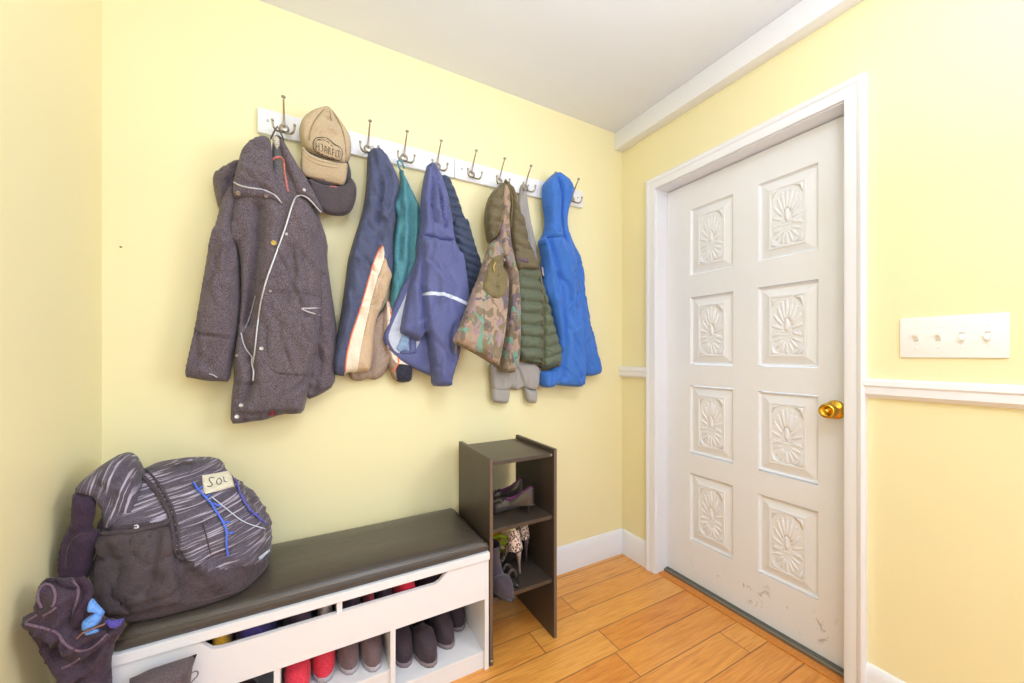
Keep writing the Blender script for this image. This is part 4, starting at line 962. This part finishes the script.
def onb(pts): return [tuple(hit(B0, p)[0]) for p in pts]
cr = [(onb(R7(455, 225, 460, 300, 465, 330, 490, 345, 520, 345)), .008, -.012), (onb(R7(500, 330, 560, 380, 620, 430, 640, 440)), .012, .014), (onb(R7(470, 330, 540, 390, 600, 440)), .008, -.014), (onb(R7(600, 350, 660, 370, 735, 330)), .012, -.010),
      (onb(R7(380, 85, 420, 150, 450, 215)), .010, -.016), (onb(R7(440, 75, 480, 110, 520, 130, 520, 150)), .008, -.008)]
v, fc = loft_sack(SEC, creases=cr)
# the sack is one surface: the streaked upper and the plain dark lower are its two cloths
yb = unproj(R7(240, 256, 300, 256, 370, 250, 440, 240), 1.34)
C = np.array([v[list(q)].mean(0) for q in fc])
px = None
def topx(P):
    d = P-np.array((0, 0, CZ)); z = d@FW; return np.stack([512+F*(d@RT)/z, HZ-F*d[:, 2]/z], 1)
px = topx(C)
low = inside(px, np.array(R7(200, 250, 455, 225, 462, 330, 500, 335, 560, 365, 620, 362, 680, 350, 738, 330, 900, 300, 900, 700, 100, 700))) | (C[:, 2] < .51)
sack = mk('bag_body', v, fc, [m_str_h, m_bagdk], bp)
sack.data.polygons.foreach_set('material_index', [int(b) for b in low])
BB = bvh([sack])
patch('side_pocket', BB, R7(240, 262, 300, 262, 370, 252, 440, 240, 456, 250, 460, 330, 478, 420, 482, 458, 420, 470, 340, 492, 278, 490, 246, 470, 238, 420, 244, 340), m_bagmesh, bp, .003, .012, .03, step=2.5, noise=(.004, 9, 9, 5), folds=[(R7(420, 260, 410, 350, 380, 430), .012, -.008), (R7(330, 470, 400, 450, 480, 432), .006, -.008)])
strip('pocket_binding', BB, R7(238, 262, 300, 262, 370, 252, 440, 238, 456, 226), .006, m_bagdk, bp, .008)
strip('base_seam', BB, R7(485, 462, 540, 450, 600, 436, 655, 418), .0022, m_bagmesh, bp, .002)
fw_ = panel('shoulder_wing', R7(172, 152, 180, 128, 225, 90, 262, 66, 296, 46, 325, 62, 345, 95, 362, 150, 370, 235, 332, 250, 252, 252, 258, 225, 246, 182, 222, 160), 1.42, .07, .06, m_str_v, bp, Tb=.10, noise=(.004, 8, 6, 91), wr=(12, .008, 92, 70, .05), folds=[(R7(250, 130, 300, 200, 340, 240), .012, -.010)])
strip('zipper_ring', bvh([fw_, sack]), R7(350, 243, 356, 238, 362, 243, 358, 250, 350, 247), .0022, m_silver, bp, .003, smooth=1, step=1.5)
st = panel('shoulder_strap', R7(168, 150, 205, 158, 236, 178, 232, 215, 222, 262, 244, 256, 250, 275, 236, 305, 226, 350, 215, 392, 190, 405, 150, 398, 125, 385, 128, 330, 138, 285, 160, 245, 164, 190), 1.37, .028, .03, m_strap, bp, Tb=.03, noise=(.003, 9, 6, 93), wr=(8, .005, 94, 80, .05), folds=[(R7(160, 270, 150, 330, 155, 380), .005, -.006), (R7(175, 262, 200, 258, 215, 250), .005, -.008)])
strip('strap_seam', bvh([st]), R7(155, 360, 160, 300, 185, 268, 212, 262), .0015, m_bagmesh, bp, .001)
nl = patch('name_label', BB, RG(190, 180, 270, 168, 352, 152, 366, 190, 380, 246, 300, 270, 208, 292, 196, 260), m_paper, bp, .004, .0015, .004, smooth=0, step=1.6)
LB = bvh([nl])
for ln in (RG(262, 196, 245, 190, 228, 200, 234, 218, 252, 226, 252, 244, 232, 250, 220, 244), RG(292, 196, 276, 208, 276, 232, 292, 240, 306, 228, 306, 206, 292, 196), RG(318, 188, 322, 224, 338, 218)): strip('handwriting', LB, ln, .0010, m_black, bp, .0012, smooth=1, step=1.2)
strip('bungee_cord', BB, RG(140, 228, 165, 268, 205, 312, 248, 352, 274, 402, 312, 462, 338, 528, 330, 580, 348, 660), .0027, m_bungee, bp, .007)
for a in (RG(165, 268, 188, 248), RG(205, 312, 232, 300), RG(248, 352, 296, 366), RG(312, 462, 352, 460), RG(338, 528, 372, 520)): strip('bungee_cord', BB, a, .0026, m_bungee, bp, .006, smooth=0)
strip('bungee_cord', BB, RG(372, 196, 396, 250, 420, 320, 460, 380, 492, 412, 540, 452, 562, 482), .0026, m_bungee2, bp, .007)
for a in (RG(410, 300, 440, 330), RG(452, 350, 470, 400), RG(480, 420, 520, 410), RG(520, 420, 530, 455)): strip('bungee_cord', BB, a, .0026, m_bungee2, bp, .006, smooth=0)
patch('reflective_tag', BB, RG(524, 668, 588, 618, 596, 630, 532, 683), m_refl, bp, .003, .001, .003, smooth=0, step=1.5)
strip('seam', BB, RG(245, 310, 330, 380, 430, 460, 560, 500), .0014, m_refl, bp, .004)
strip('seam', BB, RG(190, 440, 215, 540, 245, 660), .0018, m_bagmesh, bp, .001)
strip('zipper', BB, R7(362, 92, 400, 130, 440, 190, 458, 240, 462, 300, 468, 330, 492, 332), .0055, m_bagdk, bp, .003)
strip('zipper', BB, R7(384, 84, 425, 130, 460, 190, 474, 250, 478, 320), .003, m_bagmesh, bp, .003)
hp = MB(); q = unproj(RG(28, 160, 30, 120, 70, 90, 120, 85, 150, 110, 110, 140, 60, 152, 30, 160), 1.47); hp.tube(resample(chaikin(q, 2, False), .008, False), .007, 8, flat=.55); hp.mk('grab_handle', m_str_h, bp, True)
# ---- dark duffel hanging over the bench's left end
m_duf = fabric('black_plum_nylon', (84, 68, 82), (44, 30, 46), .7, 420, .8, .35, 22, .1)
m_duf2 = fabric('pale_plum_edge', (128, 104, 120), (98, 74, 92), .6, 300, .5, .1, 22, .1)
m_hole = fabric('bag_inside', (58, 42, 58), (40, 28, 42), .9, 420, .8, .2)
df = thing('duffel_bag', 'dark crumpled bag with open pockets wedged between the bench and the left wall', 'bag', (-.475, 1.26, 0))
dz = panel('bag_body', RE(52, 332, 90, 312, 128, 292, 132, 230, 140, 170, 165, 128, 205, 106, 262, 118, 330, 112, 380, 108, 430, 150, 445, 240, 480, 300, 520, 345, 570, 345, 625, 345, 640, 375, 612, 420, 582, 450, 572, 500, 555, 560, 560, 683, 560, 1500, 330, 1500, 262, 683, 258, 640, 205, 585, 165, 500, 120, 430, 80, 375), 1.235, .035, .05, m_duf, df, Tb=.03, noise=[(.006, 7, 5, 95), (.003, 15, 11, 96)], wr=(40, .014, 97, 40, .06), smooth=1, pj=.2,
    folds=[(RE(85, 345, 150, 370, 230, 390, 270, 410), .010, .016), (RE(270, 410, 300, 460, 360, 500, 400, 510, 450, 500, 530, 430), .009, .016), (RE(120, 430, 200, 500, 280, 580, 350, 580), .012, -.018), (RE(190, 310, 230, 285, 255, 262), .007, .012), (RE(340, 250, 350, 330, 372, 390), .008, -.016), (RE(240, 180, 300, 230, 300, 330), .02, .016),
           (RE(280, 600, 340, 575, 390, 545), .008, .012)])
DB_ = bvh([dz])
patch('side_opening', DB_, RE(160, 180, 175, 148, 205, 132, 235, 150, 252, 190, 246, 235, 222, 262, 188, 262, 165, 235), m_hole, df, .001, -.004, .02, step=1.8)
strip('opening_rim', DB_, RE(180, 265, 162, 235, 156, 190, 172, 148, 205, 130, 236, 146, 254, 190, 248, 236, 236, 258), .0026, m_duf2, df, .001)
strip('fold_edge', DB_, RE(185, 312, 215, 296, 240, 275, 256, 262), .0026, m_duf2, df, .001)  # thin paler strips drawn along the edges of folds, not sewn binding
strip('fold_edge', DB_, RE(88, 348, 112, 330, 152, 306), .0026, m_duf2, df, .001)
strip('fold_edge', DB_, RE(90, 356, 160, 372, 230, 390, 275, 415, 290, 455, 340, 495, 400, 512, 470, 485, 540, 410), .0026, m_duf2, df, .001)
strip('fold_edge', DB_, RE(285, 602, 340, 580, 388, 545), .0026, m_duf2, df, .001)
strip('carry_strap', DB_, RE(375, 118, 412, 150, 420, 190, 400, 250, 380, 310, 372, 380), .010, m_strap, df, .008, flat=.4)
strip('strap_edge', DB_, RE(345, 112, 375, 150, 380, 190, 362, 250, 345, 320, 350, 370), .0026, m_duf2, df, .001)
strip('strap_edge', DB_, RE(400, 112, 425, 150, 432, 190, 415, 250, 398, 310, 385, 370), .0026, m_duf2, df, .001)
strip('draw_cord', DB_, RE(150, 130, 190, 95, 240, 85, 250, 105, 300, 150, 360, 160), .0032, m_hole, df, .006)
strip('draw_cord', DB_, RE(130, 240, 140, 180, 170, 120, 215, 108, 235, 128), .0032, m_hole, df, .004)
# ---- blue ribbon and the strap end beside it
m_rib = fabric('light_blue_ribbon', (116, 168, 240), (96, 146, 226), .5, 200, .3, .3, 40, .1)
m_rib2 = fabric('violet_blue_strap', (96, 84, 176), (76, 64, 150), .6, 200, .4, .3, 40, .1)
rb = thing('ribbon', 'crumpled light blue ribbon tied to the dark bag beside the backpack', 'ribbon', tuple(unproj([(98, 618)], 1.19)[0]))
panel('ribbon_loop', RE(415, 292, 425, 250, 440, 226, 455, 222, 480, 255, 510, 285, 520, 300, 505, 330, 480, 322, 460, 300, 435, 296), 1.196, .014, .012, m_rib, rb, Tb=.008, step=.004, folds=[(RE(450, 230, 462, 290, 490, 320), .004, -.008)], wr=(4, .005, 3, 60, .02))
panel('ribbon_loop', RE(385, 380, 388, 358, 410, 336, 440, 318, 470, 305, 500, 318, 498, 345, 480, 370, 445, 385, 410, 400, 392, 396), 1.190, .016, .012, m_rib, rb, Tb=.008, step=.004, folds=[(RE(400, 380, 430, 355, 480, 330), .004, -.010)], wr=(4, .005, 4, 30, .02))
panel('ribbon_tail', RE(408, 408, 440, 392, 498, 388, 496, 402, 460, 416, 410, 428), 1.192, .008, .01, m_rib, rb, Tb=.006, step=.004)
t = MB(); t.tube(unproj(RE(370, 436, 400, 408, 450, 385, 500, 366, 525, 355), 1.172), .003, 8, flat=.5); t.mk('tie_cord', fabric('tan_cord', (170, 120, 110)), rb, True)
props(panel('strap_end', RE(515, 330, 560, 346, 600, 340, 624, 330, 622, 350, 608, 375, 575, 390, 545, 384, 528, 362), 1.205, .014, .014, m_rib2, None, Tb=.008, step=.004, folds=[(RE(530, 345, 570, 362, 610, 350), .005, -.006)]), 'violet blue strap end poking out under the backpack beside the ribbon', 'strap')
# ================================================================ shoes
def shoe_shape(L, W, hh, top, toe, kind='flat', sole=.012, N_=34, pointed=.5):
    """heel at x=0, toe at x=L. hh heel height, top: opening height, toe: toe height above the sole. -> upper, sole, insole"""
    U, S, I = MB(), MB(), MB()
    ss = np.linspace(0, 1, N_)
    def wid(s):
        w = .36+.64*math.sin(min(1, (s*.55+.30)/.9*1.02)*math.pi*.5+.0)
        w = np.interp(s, [0, .03, .10, .25, .45, .68, .85, .94, .985, 1], [.10, .42, .60, .66, .68, 1., .88-.25*pointed, .62-.28*pointed, .34-.16*pointed, .03])
        return w*W/2
    def base(s): return hh*np.interp(s, [0, .12, .25, .45, .62, .72, 1], [1, .985, .9, .52, .14, .0, .03 if hh else .06])*1. + (0 if hh else .0)
    def hgt(s):
        if kind == 'pump': return np.interp(s, [0, .06, .14, .28, .44, .56, .66, .80, .93, 1], [top, top*1.0, top*.82, top*.52, top*.44, toe*.95, toe*1.05, toe*.9, toe*.6, toe*.2])
        return np.interp(s, [0, .08, .25, .45, .55, .72, .9, 1], [top, top*1.02, top*.86, top*.72, (top*.78 if kind != 'pump' else toe*1.15), toe*(1.25 if kind != 'pump' else 1.), toe*.85, toe*.25])
    def opn(s):
        o0, o1 = (.50, .60) if kind == 'pump' else ((.36, .46))
        return float(np.clip((o1-s)/(o1-o0), 0, 1))*float(np.clip(s/.02, .0, 1))
    rings = []
    for s in ss:
        w, b, H, o = wid(s), base(s)+sole, hgt(s), opn(s)
        x = s*L
        pts = [(1., 0.), (1.06, .30), (.98, .70), (.84+.0*o, 1.0 if o > .5 else .92)]
        inn = [(.70, .98), (.36, 1.06), (0, 1.09)]
        inn_o = [(.72, .9), (.66, .10), (0, .05)]
        row = []
        half = pts+[tuple((1-o)*np.array(a)+o*np.array(c)) for a, c in zip(inn, inn_o)]
        for (u, h) in half: row.append((x, u*w, b+h*H))
        for (u, h) in half[:-1][::-1]: row.append((x, -u*w, b+h*H))
        rings.append(row)
    n = len(rings[0])
    U.v = [p for r in rings for p in r]
    for i in range(N_-1):
        for j in range(n): U.f.append((i*n+j, i*n+(j+1) % n, (i+1)*n+(j+1) % n, (i+1)*n+j))
    U.f += [tuple(range(n))[::-1], tuple(range((N_-1)*n, N_*n))]
    # sole: slab following the foot's outline
    sr = []
    for s in ss:
        w, b, x = wid(s)*1.06, base(s), s*L
        x = -.004+x*(L+.009)/L
        sr.append([(x, w, b+sole), (x, w*.97, b+.001), (x, -w*.97, b+.001), (x, -w, b+sole)])
    S.v = [p for r in sr for p in r]
    for i in range(N_-1):
        for j in range(4): S.f.append((i*4+j, (i+1)*4+j, (i+1)*4+(j+1) % 4, i*4+(j+1) % 4))
    S.f += [(0, 1, 2, 3), tuple((N_-1)*4+j for j in (3, 2, 1, 0))]
    ii = [s for s in ss if .03 < s < .47]
    for s in ii:
        w, b, x = wid(s)*.68, base(s)+sole+hgt(s)*.10+.004, s*L
        I.v += [(x, w, b), (x, -w, b), (x, -w, b-.002), (x, w, b-.002)]
    for i in range(len(ii)-1):
        for j in range(4): I.f.append((i*4+j, (i+1)*4+j, (i+1)*4+(j+1) % 4, i*4+(j+1) % 4))
    I.f += [(0, 1, 2, 3), tuple((len(ii)-1)*4+j for j in (3, 2, 1, 0))]
    return U, S, I
def shoe(name, label, loc, rz, mats, L=.25, W=.088, hh=0., top=.062, toe=.05, kind='flat', sole=.012, group=None, pointed=.5, heel=None, tilt=0., extra=None, cat='shoe'):
    t = thing(name, label, cat, loc, group, rz); t.rotation_euler = (0, tilt, rz)
    U, S, I = shoe_shape(L, W, hh, top, toe, kind, sole, pointed=pointed)
    u = U.mk('upper', [mats[0], mats[2]], t, True, world=False)
    lim = .50 if kind == 'pump' else .40
    u.data.polygons.foreach_set('material_index', [1 if (q < 33*13 and 3 <= q % 13 <= 8 and (q//13)/33. < lim) else 0 for q in range(len(u.data.polygons))])
    S.mk('sole', mats[1], t, True, world=False); autosmooth(bpy.data.objects[S and t.children[-1].name], 50)
    I.mk('insole', mats[2], t, True, world=False)
    if heel:
        r0, r1, sx = heel
        h = MB(); n = 10; hz = hh+.002
        pr = [(0, r1*1.0), (.12, r1), (.5, r1*.55+r0*.25), (.8, r0*.75), (1, r0)]
        v = []
        for q, r in pr:
            for j in range(n):
                a = 2*math.pi*j/n; v.append((sx+(1-q)*heel_dx+r*math.cos(a), r*.9*math.sin(a), q*hz))
        k = len(pr)
        f = [(i*n+j, i*n+(j+1) % n, (i+1)*n+(j+1) % n, (i+1)*n+j) for i in range(k-1) for j in range(n)]+[tuple(range(n))[::-1], tuple(range((k-1)*n, k*n))]
        h.add(v, f); h.mk('heel', mats[3] if len(mats) > 3 else mats[1], t, True, world=False)
    if extra: extra(t)
    return t
heel_dx = .006
m_pat = plain('black_leather', (62, 54, 52), .22, 0, .6, .3)
m_patsole = plain('black_sole', (50, 44, 42), .4)
m_plum = fabric('plum_insole', (140, 74, 118), None, .7, 300, .3, .1)
shoe('pump_shoe', 'black kitten heel pump on the rack\'s upper shelf, front one of the pair', (.836, 1.335, .5), math.radians(142), [m_pat, m_patsole, m_plum], L=.232, W=.074, hh=.040, top=.066, toe=.040, kind='pump', sole=.004, group='black pumps on the rack', pointed=1., heel=(.014, .0045, .020))
shoe('pump_shoe', 'black kitten heel pump on the rack\'s upper shelf, behind the other one', (.850, 1.440, .5), math.radians(144), [m_pat, m_patsole, m_plum], L=.222, W=.074, hh=.040, top=.070, toe=.040, kind='pump', sole=.004, group='black pumps on the rack', pointed=1., heel=(.017, .006, .018))
def leopard():
    m = N('leopard_print'); v = m.coord(); vo = m.n('ShaderNodeTexVoronoi', feature='F1'); m.l(v, vo.inputs['Vector']); vo.inputs['Scale'].default_value = 125; vo.inputs['Randomness'].default_value = .9
    nz = m.noise(v, 160, 2)
    d = m.math('ADD', vo.outputs['Distance'], m.math('MULTIPLY', m.math('SUBTRACT', nz, .5), .35))
    m.l(m.ramp(d, [(0, (150, 106, 84)), (.20, (56, 44, 46)), (.46, (226, 204, 192))], 'CONSTANT'), m.b.inputs['Base Color']); setp(m.b, Roughness=.6); return m.m
m_leo = leopard()
heel_dx = .030
m_spike = plain('taupe_heel', (170, 150, 144), .3, .2)
m_dkheel = plain('dark_heel', (84, 72, 76), .4)
shoe('stiletto_shoe', 'leopard print stiletto on the rack\'s lower shelf, front one with its heel towards us', (.790, 1.330, .24), math.radians(92), [m_leo, m_patsole, m_pat, m_spike], L=.185, W=.086, hh=.118, top=.092, toe=.036, kind='pump', sole=.004, group='leopard print stilettos', pointed=.9, heel=(.015, .0042, .010))
shoe('stiletto_shoe', 'leopard print stiletto on the rack\'s lower shelf, rear one near the right side panel', (.862, 1.400, .24), math.radians(92), [m_leo, m_patsole, m_pat, m_dkheel], L=.180, W=.076, hh=.118, top=.092, toe=.036, kind='pump', sole=.004, group='leopard print stilettos', pointed=.9, heel=(.015, .0042, .010))
def settle(t, z):
    bpy.context.view_layer.update()
    lo = min((c.matrix_world @ v.co).z for c in t.children_recursive if c.type == 'MESH' for v in c.data.vertices)
    t.location.z += z-lo+.0005
for nm in ('pump_shoe', 'pump_shoe.001'): settle(bpy.data.objects[nm], .5)
for nm, a in (('stiletto_shoe', -.22), ('stiletto_shoe.001', -.16)):
    t = bpy.data.objects[nm]; t.rotation_euler.x = a; settle(t, .24)
heel_dx = .004
# suede ankle boot, toe over the shelf's front edge
m_suede = fabric('black_suede', (86, 72, 82), (52, 42, 52), .95, 420, .7, .2, 30, .3)
def boot_shaft(t):
    m = MB(); rings = []
    for k, (z, x, rx, ry) in enumerate([(.035, .085, .070, .034), (.06, .072, .056, .033), (.09, .060, .046, .032), (.12, .055, .045, .033), (.14, .055, .047, .036), (.150, .055, .049, .038), (.152, .055, .046, .035), (.140, .055, .042, .031), (.10, .058, .040, .028)]):
        rings.append([(x+rx*math.cos(a), ry*math.sin(a), z) for a in np.linspace(0, 2*math.pi, 25)[:-1]])
    n = 24; m.v = [p for r in rings for p in r]
    m.f = [(i*n+j, i*n+(j+1) % n, (i+1)*n+(j+1) % n, (i+1)*n+j) for i in range(len(rings)-1) for j in range(n)]+[tuple(range(n))[::-1], tuple(range((len(rings)-1)*n, len(rings)*n))]
    m.mk('shaft', m_suede, t, True, world=False)
shoe('ankle_boot', 'black suede ankle boot with its toe over the edge of the rack\'s lower shelf', (.664, 1.455, .24), math.radians(-86), [m_suede, m_patsole, m_plum], L=.215, W=.074, hh=.0, top=.060, toe=.044, sole=.008, pointed=.5, extra=boot_shaft, cat='boot')
sd = thing('sandal', 'flat black strap sandal between the boot and the leopard heels', 'sandal', (.724, 1.475, .24), None, 0); sd.rotation_euler = (0, 0, math.radians(-84))
_, S_, _ = shoe_shape(.17, .046, 0, .03, .03, 'flat', .012); S_.mk('sole', m_patsole, sd, True, world=False)
for x, z in ((.095, .046), (.132, .042)):
    m = MB(); m.tube([(x, .0225*math.cos(a), .008+z*math.sin(a)) for a in np.linspace(0, math.pi, 14)], .008, 8, flat=.35, up=(1, 0, 0)); m.mk('strap', m_pat, sd, True, world=False)
# yellow pouch with lime straps at the back of the lower shelf
m_yel = fabric('yellow_fabric', (246, 198, 40), (232, 178, 28), .7, 200, .3, .2, 30, .1)
m_lime = fabric('lime_strap', (206, 220, 44), (176, 196, 30), .6, 200, .3, .2, 30, .1)
py = thing('pouch', 'bright yellow pouch at the back of the rack\'s lower shelf', 'pouch', (.746, 1.55, .24))
v, fc = loft_sack([(.2405, .712, .782, 1.535, 1.575), (.245, .708, .786, 1.528, 1.585), (.30, .704, .790, 1.526, 1.588), (.36, .706, .788, 1.528, 1.586), (.415, .712, .784, 1.525, 1.575), (.425, .722, .774, 1.54, 1.56)], 40, 26, 3.2, 12, .002)
mk('pouch_body', v, fc, m_yel, py); t = MB(); t.tube([(.714, 1.528, .395), (.746, 1.523, .398), (.780, 1.528, .394)], .003, 8); t.mk('zipper', m_lime, py, True)
sl_ = thing('flip_flop', 'lime green strappy sandal draped in front of the yellow pouch', 'sandal', (.74, 1.49, .30))
for pts, r in ((RB and unproj([(491, 541), (498, 536), (506, 537), (507, 541), (500, 544), (492, 545)], 1.485), .008), (unproj([(491, 546), (497, 546), (504, 543), (507, 548), (505, 553), (500, 550)], 1.480), .007)):
    m = MB(); m.tube(resample(chaikin(pts, 2, False), .006, False), r, 8, flat=.5, up=(0, -1, 0)); m.mk('strap', m_lime, sl_, True)
# ---- shoes in the bench
m_blk = fabric('black_canvas', (84, 70, 78), (46, 36, 44), .7, 420, .8, .2, 30, .1)
m_blks = plain('dark_rubber', (136, 118, 122), .5)
m_red = fabric('coral_red_mesh', (236, 70, 88), (206, 44, 70), .7, 260, .5, .25, 40, .1)
m_redl = fabric('coral_light', (250, 130, 110), (240, 100, 100), .7, 260, .5, .25, 40, .1)
m_brn = fabric('taupe_suede', (128, 106, 108), (98, 78, 84), .9, 380, .6, .2, 30, .2)
m_ltin = plain('pale_blue_insole', (170, 176, 208), .7)
m_soleg = plain('grey_sole', (176, 168, 176), .6)
ZS, ZM = .0655, .1285
def laces(col):
    def f(t):
        for x in (.115, .135, .155):
            m = MB(); m.tube([(x, .020*c, .074-.10*(x-.115)+.004-.006*c*c) for c in (-1, -.5, 0, .5, 1)], .0028, 6); m.mk('lace', col, t, True, world=False)
    return f
def toe_cap(col):
    def f(t):
        m = MB(); m.tube([(.205+.028*math.cos(a)*1.0, .034*math.sin(a), .018) for a in np.linspace(-1.5, 1.5, 12)], .004, 6); m.mk('toe_bumper', col, t, True, world=False)
    return f
def aim(toe_px, zt, rz, L):
    """heel position of a shoe whose toe tip is seen at a pixel"""
    d = dirs([toe_px])[0]; s = (zt-CZ)/d[2]; p = d*s
    return (p[0]-L*math.cos(rz), p[1]-L*math.sin(rz), 0)
for tx, ty, rz, lab, L in ((.318, 1.345, -88, 'black slip-on shoe in the bench\'s right compartment, leftmost of the row', .235), (.398, 1.302, -83, 'black slip-on shoe in the bench\'s right compartment, frontmost toe', .235),
                        (.482, 1.352, -80, 'black slip-on shoe in the bench\'s right compartment, third from its left', .225), (.548, 1.420, -84, 'black slip-on shoe at the back right of the bench\'s right compartment', .185)):
    r = math.radians(rz)
    shoe('slip_on_shoe', lab, (tx-L*math.cos(r), ty-L*math.sin(r), ZS), r, [m_blk, m_blks, m_hole], L=L, W=.073, top=.085, toe=.062, sole=.014, group='black shoes in the bench', pointed=.15)
for x, yt, rz, lab in ((-.012, 1.292, -88, 'coral red sneaker in the bench\'s middle compartment, left one of the pair'), (.062, 1.330, -87, 'coral red sneaker in the bench\'s middle compartment, right one beside the taupe shoes')):
    r = math.radians(rz); L = .225
    shoe('sneaker', lab, (x-L*math.cos(r), yt-L*math.sin(r), ZM), r, [m_red, m_soleg, m_ltin], L=L, W=.070, top=.078, toe=.066, sole=.016, group='coral red sneakers', pointed=.1, extra=laces(m_redl))
for x, yt, rz, lab in ((.138, 1.325, -86, 'taupe suede shoe beside the coral sneakers, left one of the pair'), (.206, 1.300, -88, 'taupe suede shoe against the bench\'s right divider, pale insole showing')):
    r = math.radians(rz); L = .235
    shoe('loafer', lab, (x-L*math.cos(r), yt-L*math.sin(r), ZM), r, [m_brn, m_soleg, m_ltin], L=L, W=.066, top=.070, toe=.062, sole=.014, group='taupe suede shoes', pointed=.1)
r = math.radians(-80); shoe('sneaker', 'dark shoe in the bench\'s left compartment beside the divider', (-.145-.23*math.cos(r), 1.30+.23*math.sin(-r), ZS), r, [m_blk, m_soleg, m_hole], L=.23, W=.085, top=.11, toe=.075, sole=.02, pointed=.1, extra=laces(m_ltin))
# ---- soft things in the bench's upper bins
def lump(name, label, cat, mat, x0, x1, y0, y1, z1, seed, amp=.006):
    z0 = .2725
    v, fc = loft_sack([(z0, x0+.02, x1-.02, y0+.02, y1-.02), (z0+.01, x0+.004, x1-.004, y0+.004, y1-.004), ((z0+z1)/2, x0, x1, y0, y1), (z1-.012, x0+.006, x1-.006, y0+.008, y1-.008), (z1-.002, x0+.02, x1-.02, y0+.03, y1-.03), (z1, x0+.035, x1-.035, y0+.06, y1-.06)], 48, 30, 3., seed, amp)
    v[:, 2] = np.minimum(v[:, 2], .3995)
    return props(mk(name, v, fc, mat, None, base=((x0+x1)/2, (y0+y1)/2, z0)), label, cat)
m_vio = fabric('violet_knit', (82, 66, 138), (54, 42, 96), .9, 380, .7, .3, 30, .2)
m_dkk = fabric('dark_plum_knit', (82, 62, 80), (50, 34, 50), .9, 380, .7, .3, 30, .2)
m_gry = fabric('beige_grey_knit', (190, 172, 166), (150, 130, 128), .9, 380, .7, .3, 30, .2)
m_mus = fabric('mustard_knit', (230, 178, 58), (206, 150, 40), .9, 300, .5, .3, 30, .2)
m_rd = fabric('red_fleece', (226, 48, 72), (200, 34, 58), .9, 300, .5, .3, 30, .2)
m_mar = fabric('maroon_knit', (150, 52, 72), (104, 34, 52), .9, 300, .5, .3, 30, .2)
lump('knit_hat', 'plum dark knit hat in the bench bin below the backpack', 'hat', m_dkk, -.375, -.232, 1.31, 1.55, .398, 41)
lump('glove', 'mustard yellow glove peeking out of the bench bin', 'glove', m_mus, -.226, -.178, 1.30, 1.42, .395, 42, .003)
lump('scarf', 'violet blue scarf folded in the bench bin right of the yellow glove', 'scarf', m_vio, -.172, -.074, 1.30, 1.56, .396, 43)
lump('knit_hat', 'brown plum knit hat in the bench bin left of the centre divider', 'hat', m_dkk, -.050, .030, 1.30, 1.55, .398, 44)
lump('glove', 'pale beige glove tucked against the bench bin\'s centre divider', 'glove', m_gry, .038, .084, 1.30, 1.46, .398, 45, .003)
lump('knit_hat', 'dark knit hat in the bench bin just right of the centre divider', 'hat', m_dkk, .112, .170, 1.31, 1.54, .394, 46)
lump('mitten', 'dull maroon mitten in the bench\'s right bin', 'mitten', m_mar, .174, .212, 1.30, 1.46, .395, 47, .003)
lump('knit_hat', 'black plum hat between the maroon mitten and the red fleece', 'hat', m_dkk, .216, .268, 1.31, 1.54, .393, 48)
lump('fleece_hat', 'bright red fleece hat in the bench\'s right bin', 'hat', m_rd, .279, .354, 1.30, 1.52, .397, 49)
lump('scarf', 'dark plum scarf at the right end of the bench\'s right bin', 'scarf', m_dkk, .366, .560, 1.31, 1.56, .394, 50)
# ---- dark bag standing in front of the bench's left end
m_tote = fabric('grey_brown_canvas', (112, 98, 102), (78, 66, 72), .85, 380, .6, .2, 30, .1)
tt_ = thing('tote_bag', 'dark grey canvas bag with a thin cord standing before the bench\'s left end', 'bag', (-.28, 1.19, 0))
ft = unproj(RH(150, 690, 300, 635, 400, 600, 450, 578, 440, 605, 425, 640, 418, 720), 1.235)
zt = [tuple(p) for p in ft[:, [0, 2]]]
tb_ = panel('bag_body', RH(120, 700, 230, 655, 330, 620, 400, 595, 452, 576, 444, 600, 430, 640, 420, 720, 418, 2000, 120, 2000), 1.235, .05, .05, m_tote, tt_, Tb=.025, noise=(.004, 6, 3, 77), wr=(20, .008, 78, 80, .06), smooth=0, step=.012)
cd = MB(); cd.tube(resample(chaikin(unproj(RH(425, 650, 440, 632, 460, 625, 470, 632, 465, 650, 445, 668, 430, 690, 425, 740), 1.232), 2, False), .006, False), .0016, 6); cd.mk('cord', fabric('taupe_cord', (150, 130, 128)), tt_, True)
